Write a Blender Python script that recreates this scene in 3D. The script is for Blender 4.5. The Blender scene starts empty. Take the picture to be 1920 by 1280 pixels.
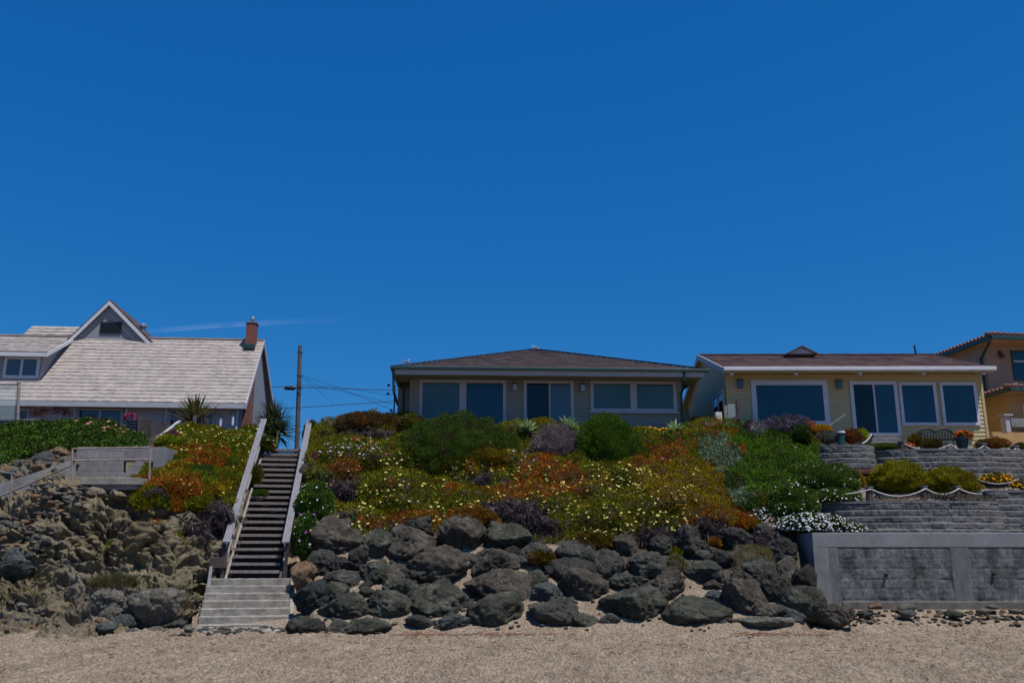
import bpy, math, random
import numpy as np
from mathutils import Vector, Matrix
random.seed(7); rng = np.random.default_rng(11)
C = bpy.context.scene.collection
R = math.radians
# ------------------------------------------------------------------ camera geometry
FPX = 1700.0; EYE = 1.6; PITCH = math.atan(420 / FPX); CP, SP = math.cos(PITCH), math.sin(PITCH)
def at(px, py, Y):
    dx = (px - 960) / FPX; dy = (640 - py) / FPX
    d1 = CP - dy * SP; d2 = SP + dy * CP; k = Y / d1
    return Vector((dx * k, Y, EYE + d2 * k))
def zat(py, Y): return at(960, py, Y).z
def xat(px, Y, z):
    return (px - 960) / FPX * (Y * CP + (z - EYE) * SP)
def proj(P):
    P = np.asarray(P, float); zz = P[..., 2] - EYE
    den = P[..., 1] * CP + zz * SP
    return 960 + FPX * P[..., 0] / den, 640 - FPX * (zz * CP - P[..., 1] * SP) / den
def mpp(px, py, Y):   # metres per photo pixel at that depth
    z = zat(py, Y); return (Y * CP + (z - EYE) * SP) / FPX
# ------------------------------------------------------------------ numpy noise
_perm = rng.permutation(256).astype(np.int64); _perm = np.concatenate([_perm, _perm, _perm])
_rv = rng.random((256, 3))
def _h(ix, iy, iz): return _perm[_perm[_perm[ix & 255] + (iy & 255)] + (iz & 255)]
def vnoise(p):
    p = np.asarray(p, float); i = np.floor(p).astype(np.int64); f = p - i; f = f * f * (3 - 2 * f)
    out = 0
    for a in (0, 1):
        for b in (0, 1):
            for c in (0, 1):
                w = (f[..., 0] if a else 1 - f[..., 0]) * (f[..., 1] if b else 1 - f[..., 1]) * (f[..., 2] if c else 1 - f[..., 2])
                out = out + w * _rv[_h(i[..., 0] + a, i[..., 1] + b, i[..., 2] + c), 0]
    return out * 2 - 1
def fbm(p, o=4, g=.5):
    p = np.asarray(p, float); s = 0; a = 1; t = 0
    for k in range(o):
        s = s + a * vnoise(p * (2.03 ** k) + 17.3 * k); t += a; a *= g
    return s / t
def cell(p):
    p = np.asarray(p, float); i = np.floor(p).astype(np.int64); f = p - i
    d1 = np.full(p.shape[:-1], 9.); d2 = d1.copy()
    for a in (-1, 0, 1):
        for b in (-1, 0, 1):
            for c in (-1, 0, 1):
                h = _h(i[..., 0] + a, i[..., 1] + b, i[..., 2] + c)
                r = _rv[h]
                d = (a + r[..., 0] - f[..., 0]) ** 2 + (b + r[..., 1] - f[..., 1]) ** 2 + (c + r[..., 2] - f[..., 2]) ** 2
                m = d < d1
                d2 = np.where(m, d1, np.minimum(d2, d)); d1 = np.where(m, d, d1)
    return np.sqrt(d1), np.sqrt(d2)
# ------------------------------------------------------------------ object helpers
def tag(o, label=None, cat=None, group=None, kind=None):
    if label: o['label'] = label
    if cat: o['category'] = cat
    if group: o['group'] = group
    if kind: o['kind'] = kind
    return o
WM = {}
def empty(name, loc=(0, 0, 0), rz=0):
    o = bpy.data.objects.new(name, None); C.objects.link(o); o.empty_display_size = .2
    o.location = loc; o.rotation_euler = (0, 0, rz)
    WM[o.name] = Matrix.Translation(Vector(loc)) @ Matrix.Rotation(rz, 4, 'Z'); return o
def link(name, me, parent=None, loc=None):
    o = bpy.data.objects.new(name, me); C.objects.link(o)
    if loc is not None: o.location = loc
    if parent: o.parent = parent
    WM[o.name] = (WM[parent.name] if parent else Matrix()) @ (Matrix.Translation(Vector(loc)) if loc is not None else Matrix())
    return o
def mesh_np(name, V, F, mats, parent=None, world=True, origin=None, col=None, smooth=False, midx=None):
    """V (n,3), F (m,k) int array"""
    V = np.asarray(V, float)
    if parent is not None and world:
        M = np.array(WM[parent.name].inverted()); V = V @ M[:3, :3].T + M[:3, 3]
    if origin is not None: V = V - np.array(origin)
    F = np.asarray(F, np.int32); m, k = F.shape
    me = bpy.data.meshes.new(name)
    me.vertices.add(len(V)); me.vertices.foreach_set('co', V.astype(np.float32).ravel())
    me.loops.add(m * k); me.loops.foreach_set('vertex_index', F.ravel())
    me.polygons.add(m); me.polygons.foreach_set('loop_start', np.arange(0, m * k, k, dtype=np.int32))
    me.polygons.foreach_set('loop_total', np.full(m, k, np.int32))
    if smooth: me.polygons.foreach_set('use_smooth', np.ones(m, bool))
    for mt in (mats if isinstance(mats, (list, tuple)) else [mats]): me.materials.append(mt)
    if midx is not None: me.polygons.foreach_set('material_index', np.asarray(midx, np.int32))
    if col is not None:
        a = me.color_attributes.new('Col', 'FLOAT_COLOR', 'POINT')
        cc = np.ones((len(V), 4), np.float32); cc[:, :3] = col; a.data.foreach_set('color', cc.ravel())
    me.update(calc_edges=True); me.validate()
    return link(name, me, parent, origin)
class MB:
    def __init__(s): s.v = []; s.f = []; s.m = []
    def face(s, pts, m=0):
        n = len(s.v); s.v += [Vector(p) for p in pts]; s.f.append(list(range(n, n + len(pts)))); s.m.append(m); return s
    def add(s, vs, fs, m=0):
        n = len(s.v); s.v += [Vector(p) for p in vs]
        for f in fs: s.f.append([n + i for i in f]); s.m.append(m)
        return s
    def box(s, x0, x1, y0, y1, z0, z1, m=0, M=None):
        vs = [Vector((x, y, z)) for z in (z0, z1) for y in (y0, y1) for x in (x0, x1)]
        if M is not None: vs = [M @ v for v in vs]
        return s.add(vs, [(0, 2, 3, 1), (4, 5, 7, 6), (0, 1, 5, 4), (2, 6, 7, 3), (0, 4, 6, 2), (1, 3, 7, 5)], m)
    def beam(s, a, b, w, h, up=(0, 0, 1), m=0):
        a = Vector(a); b = Vector(b); d = (b - a).normalized(); sd = d.cross(Vector(up))
        if sd.length < 1e-4: sd = Vector((1, 0, 0))
        sd.normalize(); u = sd.cross(d).normalized(); vs = []
        for p in (a, b):
            for q, r in ((-1, -1), (1, -1), (1, 1), (-1, 1)): vs.append(p + sd * q * w / 2 + u * r * h / 2)
        return s.add(vs, [(0, 1, 2, 3), (7, 6, 5, 4), (0, 4, 5, 1), (1, 5, 6, 2), (2, 6, 7, 3), (3, 7, 4, 0)], m)
    def tube(s, pts, r, n=8, m=0, cap=True):
        pts = [Vector(p) for p in pts]; N = len(pts); rr = r if isinstance(r, (list, tuple)) else [r] * N
        rings = []; ref = None
        for i, p in enumerate(pts):
            d = (pts[min(i + 1, N - 1)] - pts[max(i - 1, 0)]).normalized()
            if ref is None or abs(ref.dot(d)) > .95: ref = Vector((0, 0, 1)) if abs(d.z) < .9 else Vector((1, 0, 0))
            a = d.cross(ref).normalized(); b = d.cross(a).normalized(); ref = -b if False else ref
            rings.append([p + (a * math.cos(t) + b * math.sin(t)) * rr[i] for t in (2 * math.pi * k / n for k in range(n))])
        vs = [v for r_ in rings for v in r_]; fs = []
        for i in range(N - 1):
            for k in range(n): fs.append((i * n + k, i * n + (k + 1) % n, (i + 1) * n + (k + 1) % n, (i + 1) * n + k))
        if cap: fs.append(tuple(range(n))[::-1]); fs.append(tuple((N - 1) * n + k for k in range(n)))
        return s.add(vs, fs, m)
    def prism(s, poly, d, m=0):
        """extrude polygon (list of points) by vector d"""
        a = [Vector(p) for p in poly]; b = [p + Vector(d) for p in a]; n = len(a)
        fs = [tuple(range(n))[::-1], tuple(range(n, 2 * n))] + [(i, (i + 1) % n, n + (i + 1) % n, n + i) for i in range(n)]
        return s.add(a + b, fs, m)
    def build(s, name, mats, parent=None, world=False, origin=None, bevel=0, smooth=False):
        vs = s.v
        if parent is not None and world:
            Mi = WM[parent.name].inverted(); vs = [Mi @ v for v in vs]
        if origin is not None: vs = [v - Vector(origin) for v in vs]
        me = bpy.data.meshes.new(name); me.from_pydata([tuple(v) for v in vs], [], s.f)
        for mt in (mats if isinstance(mats, (list, tuple)) else [mats]): me.materials.append(mt)
        me.polygons.foreach_set('material_index', s.m)
        me.update()
        uv = me.uv_layers.new(name='UVMap')
        Z = Vector((0, 0, 1))
        for p in me.polygons:
            nn = p.normal; u = Z.cross(nn)
            u = Vector((1, 0, 0)) if u.length < .05 else u.normalized()
            if abs(nn.z) < .98 and False: pass
            w = nn.cross(u)
            for li in p.loop_indices:
                co = me.vertices[me.loops[li].vertex_index].co
                uv.data[li].uv = (co.dot(u), co.dot(w))
        if smooth: me.polygons.foreach_set('use_smooth', [True] * len(me.polygons))
        o = link(name, me, parent, origin)
        if bevel:
            b = o.modifiers.new('Bevel', 'BEVEL'); b.width = bevel; b.segments = 2; b.limit_method = 'ANGLE'; b.angle_limit = .6
        return o
def copy_tree(o, parent=None):
    c = o.copy(); C.objects.link(c)
    if parent: c.parent = parent
    for ch in [x for x in bpy.data.objects if x.parent == o]: copy_tree(ch, c)
    return c
# ------------------------------------------------------------------ materials
def _new(name):
    m = bpy.data.materials.new(name); m.use_nodes = True; nt = m.node_tree; nt.nodes.clear()
    out = nt.nodes.new('ShaderNodeOutputMaterial'); b = nt.nodes.new('ShaderNodeBsdfPrincipled')
    nt.links.new(b.outputs[0], out.inputs[0]); return m, nt, b, out
def _noise(nt, vec, scale, detail=6, rough=.6, dist=0):
    n = nt.nodes.new('ShaderNodeTexNoise'); n.inputs['Scale'].default_value = scale; n.inputs['Detail'].default_value = detail
    n.inputs['Roughness'].default_value = rough; n.inputs['Distortion'].default_value = dist
    nt.links.new(vec, n.inputs['Vector']); return n.outputs[0]
def _ramp(nt, fac, stops):
    r = nt.nodes.new('ShaderNodeValToRGB'); e = r.color_ramp.elements
    while len(e) > 1: e.remove(e[-1])
    e[0].position = stops[0][0]; e[0].color = (*stops[0][1], 1)
    for p, c in stops[1:]:
        k = e.new(p); k.color = (*c, 1)
    nt.links.new(fac, r.inputs[0]); return r.outputs[0]
def _mul(nt, a, b, fac=1, mode='MULTIPLY'):
    x = nt.nodes.new('ShaderNodeMix'); x.data_type = 'RGBA'; x.blend_type = mode
    if isinstance(fac, (int, float)): x.inputs[0].default_value = fac
    else: nt.links.new(fac, x.inputs[0])
    for k, v in ((6, a), (7, b)):
        if isinstance(v, tuple): x.inputs[k].default_value = (*v, 1)
        else: nt.links.new(v, x.inputs[k])
    return x.outputs[2]
def _pos(nt, scale=None):
    g = nt.nodes.new('ShaderNodeNewGeometry').outputs['Position']
    if scale:
        mp = nt.nodes.new('ShaderNodeMapping'); mp.inputs['Scale'].default_value = scale; nt.links.new(g, mp.inputs[0]); return mp.outputs[0]
    return g
def _uv(nt): return nt.nodes.new('ShaderNodeTexCoord').outputs['UV']
def _bump(nt, b, h, dist, strength=1, prev=None):
    n = nt.nodes.new('ShaderNodeBump'); n.inputs['Distance'].default_value = dist; n.inputs['Strength'].default_value = strength
    nt.links.new(h, n.inputs['Height'])
    if prev: nt.links.new(prev, n.inputs['Normal'])
    nt.links.new(n.outputs[0], b.inputs['Normal']); return n.outputs[0]
def mat_noise(name, stops, scale=3, rough=.9, bump=.01, bscale=25, fine=None, stretch=None, detail=8, spec=.3):
    m, nt, b, _ = _new(name); p = _pos(nt, stretch)
    c = _ramp(nt, _noise(nt, p, scale, detail, .65), stops)
    if fine: c = _mul(nt, c, _ramp(nt, _noise(nt, p, fine[0], 4, .7), [(.3, (fine[1],) * 3), (.7, (fine[2],) * 3)]))
    nt.links.new(c, b.inputs['Base Color']); b.inputs['Roughness'].default_value = rough
    b.inputs['Specular IOR Level'].default_value = spec
    if bump: _bump(nt, b, _noise(nt, p, bscale, 8, .7), bump)
    return m
def mat_flat(name, col, rough=.6, bump=0, var=.12, scale=4, metallic=0, spec=.5, stretch=None):
    m, nt, b, _ = _new(name); p = _pos(nt, stretch)
    v = _ramp(nt, _noise(nt, p, scale, 6, .7), [(.25, (1 - var * 1.6,) * 3), (.75, (1 + var * .4,) * 3)])
    nt.links.new(_mul(nt, tuple(col), v), b.inputs['Base Color']); b.inputs['Roughness'].default_value = rough
    b.inputs['Metallic'].default_value = metallic; b.inputs['Specular IOR Level'].default_value = spec
    if bump: _bump(nt, b, _noise(nt, p, 40, 6, .7), bump)
    return m
def mat_leaf(name, rough=.75, trans=.25):
    m, nt, b, out = _new(name); a = nt.nodes.new('ShaderNodeAttribute'); a.attribute_name = 'Col'
    nt.links.new(a.outputs['Color'], b.inputs['Base Color']); b.inputs['Roughness'].default_value = rough
    b.inputs['Specular IOR Level'].default_value = .06
    t = nt.nodes.new('ShaderNodeBsdfTranslucent'); nt.links.new(a.outputs['Color'], t.inputs[0])
    mx = nt.nodes.new('ShaderNodeMixShader'); mx.inputs[0].default_value = trans
    nt.links.new(b.outputs[0], mx.inputs[1]); nt.links.new(t.outputs[0], mx.inputs[2]); nt.links.new(mx.outputs[0], out.inputs[0])
    return m
def mat_glass(name, col, ior=1.9, rough=.03):
    m, nt, b, _ = _new(name); p = _pos(nt)
    v = _ramp(nt, _noise(nt, p, .7, 3, .5), [(.3, (.8,) * 3), (.7, (1.15,) * 3)])
    nt.links.new(_mul(nt, tuple(col), v), b.inputs['Base Color']); b.inputs['Roughness'].default_value = rough
    b.inputs['IOR'].default_value = ior
    _bump(nt, b, _noise(nt, p, 1.2, 2, .5), .004); return m
def mat_brick(name, c1, c2, mortar, w=.22, h=.075, msz=.012, bump=.01, rough=.9, tint=.3):
    m, nt, b, _ = _new(name); uv = _uv(nt); t = nt.nodes.new('ShaderNodeTexBrick')
    nt.links.new(uv, t.inputs['Vector']); t.inputs['Color1'].default_value = (*c1, 1); t.inputs['Color2'].default_value = (*c2, 1)
    t.inputs['Mortar'].default_value = (*mortar, 1); t.inputs['Scale'].default_value = 1; t.inputs['Mortar Size'].default_value = msz
    t.inputs['Brick Width'].default_value = w; t.inputs['Row Height'].default_value = h; t.inputs['Mortar Smooth'].default_value = .3
    c = _mul(nt, t.outputs[0], _ramp(nt, _noise(nt, _pos(nt), 5, 8, .7), [(.25, (1 - tint,) * 3), (.75, (1 + tint * .4,) * 3)]))
    nt.links.new(c, b.inputs['Base Color']); b.inputs['Roughness'].default_value = rough
    inv = nt.nodes.new('ShaderNodeInvert'); nt.links.new(t.outputs['Fac'], inv.inputs[1])
    n = _bump(nt, b, inv.outputs[0], bump); _bump(nt, b, _noise(nt, _pos(nt), 40, 6, .7), .006, 1, n); return m
M = {}
M['sand'] = mat_noise('sand', [(.3, (.20, .150, .105)), (.5, (.275, .212, .150)), (.7, (.34, .268, .195))], 1.3, .95, .05, 13, (26, .22, 1.4), stretch=(1, .34, 1))  # dark speckle: debris, plus painted shadows of sand clumps and dents
M['soil'] = mat_noise('soil', [(.3, (.035, .028, .022)), (.7, (.09, .07, .05))], 3, .95, .03, 12)
M['gravel'] = mat_noise('gravel', [(.3, (.12, .095, .085)), (.7, (.26, .21, .19))], 6, .95, .02, 30, (45, .5, 1.2))
M['white'] = mat_flat('white_paint', (.60, .60, .63), .55, .001, .12)
M['trim'] = mat_flat('lilac_grey_trim', (.42, .42, .44), .6, .001, .12)
M['weatherwood'] = mat_noise('weathered_wood', [(.3, (.11, .092, .088)), (.55, (.22, .19, .18)), (.8, (.34, .30, .29))], 6, .85, .006, 40, stretch=(3, .6, 3))  # the wood's own weathered tone
M['railwood'] = mat_noise('grey_rail_wood', [(.25, (.13, .125, .135)), (.55, (.21, .205, .22)), (.8, (.29, .28, .30))], 4, .8, .004, 50, (30, .8, 1.1), stretch=(5, .5, 1.2))
M['palewood'] = mat_noise('pale_wood', [(.3, (.18, .16, .145)), (.7, (.31, .285, .26))], 5, .8, .004, 50)
M['darkwood'] = mat_noise('dark_wood', [(.3, (.035, .028, .03)), (.7, (.085, .07, .072))], 5, .85, .004, 50)
M['brownwood'] = mat_noise('brown_post_wood', [(.3, (.05, .035, .03)), (.7, (.12, .085, .075))], 8, .85, .006, 50, stretch=(4, 4, .7))
M['shake'] = mat_noise('weathered_shakes', [(.3, (.25, .22, .208)), (.55, (.36, .315, .288)), (.75, (.43, .385, .355))], 2.5, .9, .006, 60, (9, .9, 1.04), stretch=(1, .7, .7))
M['shingle'] = mat_noise('brown_shingles', [(.3, (.05, .036, .035)), (.5, (.085, .06, .058)), (.75, (.13, .095, .09))], 3.5, .9, .01, 60, (12, .65, 1.2))
M['redshingle'] = mat_noise('red_brown_shingles', [(.3, (.095, .055, .052)), (.5, (.14, .088, .084)), (.75, (.19, .125, .12))], 1.5, .9, .008, 60, (14, .7, 1.15))
M['brick'] = mat_brick('red_brick', (.24, .055, .035), (.17, .045, .03), (.2, .13, .11))
M['sage'] = mat_flat('sage_siding', (.28, .255, .20), .7, .001, .1)
M['yellow'] = mat_flat('yellow_siding', (.53, .41, .20), .65, .001, .08)
M['pinkwall'] = mat_flat('pink_grey_wall', (.45, .38, .40), .7, .001, .08)
M['greywall'] = mat_flat('grey_gable_wall', (.26, .265, .28), .7, .001, .1)
M['teal'] = mat_flat('dark_green_gutter', (.012, .05, .05), .45, 0, .1)
M['dark'] = mat_flat('dark_metal', (.02, .02, .024), .5, 0, .1)
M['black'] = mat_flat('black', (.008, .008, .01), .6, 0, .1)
M['metal'] = mat_flat('galvanised_metal', (.35, .36, .37), .4, 0, .15, metallic=.6)
M['glass_navy'] = mat_glass('navy_glass', (.014, .055, .088), 1.5)
M['glass_teal'] = mat_glass('teal_blind_glass', (.065, .115, .11), 1.5)
M['glass_dark'] = mat_glass('dark_glass', (.006, .009, .012), 1.45)
M['glass_blue'] = mat_glass('pale_blue_glass', (.07, .10, .12), 1.6)
M['stucco'] = mat_flat('orange_stucco', (.50, .31, .14), .9, .004, .15, 2)
M['stucco2'] = mat_flat('grey_tan_stucco', (.36, .27, .18), .9, .004, .15, 2)
M['tile'] = mat_noise('clay_tile', [(.3, (.12, .05, .04)), (.7, (.27, .135, .11))], 6, .8, .004, 40)
M['conc'] = mat_noise('concrete', [(.3, (.15, .14, .14)), (.5, (.235, .225, .22)), (.75, (.31, .30, .29))], 1.6, .9, .004, 50, (12, .82, 1.06))
M['concpale'] = mat_noise('pale_concrete', [(.25, (.145, .145, .15)), (.5, (.21, .208, .212)), (.75, (.265, .26, .262))], 1.2, .9, .003, 50, (10, .88, 1.04))
M['blockwall'] = mat_brick('cinder_block', (.25, .235, .225), (.30, .28, .27), (.17, .16, .155), .4, .2, .008, .006, tint=.35)
M['step'] = mat_noise('step_concrete', [(.3, (.20, .18, .15)), (.55, (.31, .285, .245)), (.8, (.42, .39, .34))], 3, .9, .02, 30, (22, .75, 1.1))
M['footing'] = mat_noise('brown_footing', [(.3, (.12, .105, .09)), (.7, (.24, .21, .18))], 2, .9, .01, 40, (12, .6, 1.15))
M['concmid'] = mat_noise('weathered_concrete', [(.3, (.09, .09, .09)), (.5, (.15, .149, .149)), (.7, (.20, .198, .195))], 1.6, .9, .004, 50, (9, .7, 1.1), stretch=(1.5, 1, .6))
M['polewood'] = mat_noise('old_pole_wood', [(.3, (.07, .062, .06)), (.7, (.14, .125, .12))], 5, .9, .004, 40, stretch=(4, 4, .5))
M['block'] = mat_noise('split_block', [(.3, (.075, .072, .070)), (.5, (.13, .126, .122)), (.75, (.20, .193, .185))], 2.2, .9, .012, 45, (18, .7, 1.15))
M['stain'] = mat_noise('stained_block', [(.36, (.06, .06, .06)), (.47, (.125, .124, .122)), (.60, (.20, .197, .193))], 1.5, .9, .012, 40, (11, .5, 1.2), stretch=(1.5, 1, .7))
M['rope'] = mat_flat('rope', (.5, .47, .44), .9, .002, .1)
M['leaf'] = mat_leaf('foliage'); M['petal'] = mat_leaf('petals', .7, .35)
def rockmat(name, a, b, c, veins=None):
    m, nt, bs, _ = _new(name); p = _pos(nt)
    col = _ramp(nt, _noise(nt, p, 2.1, 10, .68, .4), [(.3, a), (.5, b), (.7, c)])
    col = _mul(nt, col, _ramp(nt, _noise(nt, p, 22, 5, .75), [(.3, (.45,) * 3), (.5, (.95,) * 3), (.72, (1.6,) * 3)]))
    if veins: col = _mul(nt, col, veins, _ramp(nt, _noise(nt, p, 3.3, 9, .75, 1.2), [(.6, (0, 0, 0)), (.72, (.8,) * 3)]), 'MIX')
    nt.links.new(col, bs.inputs['Base Color']); bs.inputs['Roughness'].default_value = .9; bs.inputs['Specular IOR Level'].default_value = .12
    n = _bump(nt, bs, _noise(nt, p, 6, 12, .8, .5), .16); _bump(nt, bs, _noise(nt, p, 38, 8, .8), .035, 1, n); return m
M['rk_grey'] = rockmat('dark_grey_rock', (.045, .045, .038), (.098, .097, .082), (.19, .185, .158))
M['rk_green'] = rockmat('green_grey_rock', (.045, .047, .036), (.096, .098, .076), (.19, .188, .150))
M['rk_brown'] = rockmat('brown_grey_rock', (.050, .044, .036), (.112, .098, .079), (.21, .185, .152))
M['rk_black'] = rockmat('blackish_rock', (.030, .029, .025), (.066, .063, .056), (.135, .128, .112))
M['rk_blue'] = rockmat('blue_grey_rock', (.06, .065, .064), (.11, .118, .116), (.18, .19, .185))
M['rk_tan'] = rockmat('tan_rock', (.15, .088, .05), (.27, .17, .10), (.38, .27, .18))
M['rk_pale'] = rockmat('pale_grey_rock', (.10, .092, .072), (.20, .185, .15), (.33, .305, .255))
M['rk_red'] = rockmat('rust_red_rock', (.05, .02, .016), (.10, .04, .03), (.17, .08, .06))
M['rk_vein'] = rockmat('veined_rock', (.03, .034, .034), (.06, .066, .064), (.11, .115, .11), (.33, .20, .14))
SKYC = ((1.65, .093), (.70, .80), (.46, 2.22))
# ------------------------------------------------------------------ camera, sun, sky
cam = bpy.data.cameras.new('camera'); cam.lens = FPX / 1920 * 36; cam.sensor_width = 36; cam.clip_end = 20000; cam.clip_start = .1
co = bpy.data.objects.new('camera', cam); C.objects.link(co); co.location = (0, 0, EYE)
co.rotation_euler = (math.pi / 2 + PITCH, 0, 0); bpy.context.scene.camera = co
SD = Vector((.32, -.30, 1)).normalized()
sun = bpy.data.lights.new('sun', 'SUN'); sun.energy = 4.3; sun.angle = R(.53); sun.color = (1, .955, .89)
so = bpy.data.objects.new('sun', sun); C.objects.link(so); so.rotation_euler = SD.to_track_quat('Z', 'Y').to_euler(); so.location = (20, -20, 60)
w = bpy.data.worlds.new('World'); bpy.context.scene.world = w; w.use_nodes = True; nt = w.node_tree
bg = nt.nodes['Background']; sky = nt.nodes.new('ShaderNodeTexSky'); sky.sky_type = 'NISHITA'; sky.sun_disc = False
sky.sun_elevation = math.asin(SD.z); sky.sun_rotation = math.atan2(SD.x, SD.y); sky.altitude = 1500; sky.air_density = 1.0
sky.dust_density = .15; sky.ozone_density = 4
sep = nt.nodes.new('ShaderNodeSeparateColor'); cmb = nt.nodes.new('ShaderNodeCombineColor'); nt.links.new(sky.outputs[0], sep.inputs[0])
for i_, (g_, k_) in enumerate(SKYC):                              # deep clear sky: per-channel response of the polarised air light
    pw = nt.nodes.new('ShaderNodeMath'); pw.operation = 'POWER'; pw.inputs[1].default_value = g_; ml = nt.nodes.new('ShaderNodeMath'); ml.operation = 'MULTIPLY'; ml.inputs[1].default_value = k_
    nt.links.new(sep.outputs[i_], pw.inputs[0]); nt.links.new(pw.outputs[0], ml.inputs[0]); nt.links.new(ml.outputs[0], cmb.inputs[i_])
nt.links.new(cmb.outputs[0], bg.inputs[0])
bg.inputs[1].default_value = .1
sc = bpy.context.scene; sc.view_settings.view_transform = 'Standard'; sc.view_settings.look = 'None'; sc.view_settings.gamma = 1
sc.view_settings.exposure = .1
sc.cycles.max_bounces = 6; sc.cycles.diffuse_bounces = 3; sc.cycles.glossy_bounces = 3; sc.cycles.transparent_max_bounces = 6
sc.cycles.use_denoising = True
# ------------------------------------------------------------------ sand beach: one sheet to the horizon
xs = np.concatenate([[-2500, -600, -200, -80, -40, -20], np.arange(-14, 14.01, .045), [20, 40, 80, 200, 600, 2500]])
ys = np.concatenate([[-2500, -600, -150, -40, -5, 5, 10], np.arange(12, 24, .05), np.arange(24, 29, .2), [35, 60, 200, 900, 3000]])
X, Y = np.meshgrid(xs, ys); P = np.stack([X, Y, X * 0], -1)
dense = (np.abs(X) < 14.1) & (Y > 11.9) & (Y < 24.2)
h = .04 * fbm(P * 1.1, 3) + .085 * fbm(P * [5.5, 5.5, 1] + 9, 3) - .10 * np.clip(.40 - cell(P * [4.6, 4.6, 1])[0], 0, 1) * 2 + .045 * fbm(P * [12, 12, 1], 2)
rise = np.clip((Y - 23.0) / 2.6, 0, 1) * .5 * np.clip((X - 5.5) / 2.5, 0, 1)
rise += np.clip((Y - 22.2) / 1.0, 0, 1) * .06 * (1 - np.clip((X - 5.5) / 2.5, 0, 1))
Z = np.where(dense, h, 0) + rise
Z = np.where((Y > 26.5), -.4, Z)
P[..., 2] = Z
def grid_faces(nr, nc):
    i = np.arange(nr - 1)[:, None] * nc + np.arange(nc - 1)[None]
    return np.stack([i, i + 1, i + nc + 1, i + nc], -1).reshape(-1, 4)
tag(mesh_np('sand_beach', P.reshape(-1, 3), grid_faces(*X.shape), M['sand'], smooth=True), 'trampled pinkish beige sand beach in front of the rocks', 'sand', kind='structure')
# ------------------------------------------------------------------ sheets lofted through surveyed stations
def smooth_interp(t, T, V):
    """Catmull-like monotone interpolation: piecewise linear blended"""
    return np.interp(t, T, V)
def sheet(cols, nx, nr, noise=None, mounds=()):
    """cols: list of (px, rows) rows = list of (py,Y) or ('z',z,Y); returns grid (nr,nx,3)"""
    K = []
    for px, rows in cols:
        L = []
        for r in rows:
            if r[0] == 'z': z, Y = r[1], r[2]
            else: Y = r[1]; z = zat(r[0], Y)
            L.append((xat(px, Y, z), Y, z))
        K.append(L)
    K = np.array(K)                                   # cols, rows, 3
    # resample rows by average arc length
    seg = np.linalg.norm(np.diff(K, axis=1), axis=2).mean(0); T = np.concatenate([[0], np.cumsum(seg)]); T /= T[-1]
    t = np.linspace(0, 1, nr); A = np.stack([[np.interp(t, T, K[c, :, k]) for k in range(3)] for c in range(len(K))])  # cols,3,nr
    # smooth along rows a little
    ker = np.ones(max(3, nr // 40) | 1); ker /= ker.sum(); pad = len(ker) // 2
    A = np.stack([[np.convolve(np.pad(A[c, k], pad, mode='reflect', reflect_type='odd'), ker, 'valid') for k in range(3)] for c in range(len(K))])
    pxs = np.array([c[0] for c in cols], float); s = np.linspace(pxs[0], pxs[-1], nx)
    # smoothstep-free cubic-ish interpolation across columns
    G = np.empty((nr, nx, 3))
    for k in range(3):
        for r in range(nr): G[r, :, k] = np.interp(s, pxs, A[:, k, r])
    n = normals(G)
    if mounds:
        pp, qq = proj(G); d = 0
        for (mx, my, rx, ry, a) in mounds: d = d + a * np.exp(-((pp - mx) / rx) ** 2 - ((qq - my) / ry) ** 2)
        G = G + n * d[..., None]; n = normals(G)
    if noise is not None: G = G + n * noise(G)[..., None]
    return G
def normals(G):
    du = np.gradient(G, axis=1); dv = np.gradient(G, axis=0); n = np.cross(du, dv)
    n /= np.maximum(np.linalg.norm(n, axis=-1, keepdims=True), 1e-9)
    if n[..., 1].mean() > 0 and n[..., 2].mean() < 0: n = -n
    return np.where((n[..., 2:3] < 0) & (n[..., 1:2] > 0), -n, n)
def sample(G, n, region=None):
    """random points on the grid surface; region(px,py)->keep probability"""
    nr, nc = G.shape[:2]
    du = G[:-1, 1:] - G[:-1, :-1]; dv = G[1:, :-1] - G[:-1, :-1]; a = np.linalg.norm(np.cross(du, dv), axis=-1)
    if region is not None:
        cx, cy = proj((G[:-1, :-1] + G[1:, 1:]) / 2); a = a * region(cx, cy)
    a = a.ravel(); idx = rng.choice(len(a), n, p=a / a.sum()); i, j = idx // (nc - 1), idx % (nc - 1)
    u, v = rng.random((2, n, 1))
    P = (G[i, j] * (1 - u) + G[i, j + 1] * u) * (1 - v) + (G[i + 1, j] * (1 - u) + G[i + 1, j + 1] * u) * v
    N = normals(G)[i, j]; return P, N
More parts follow.
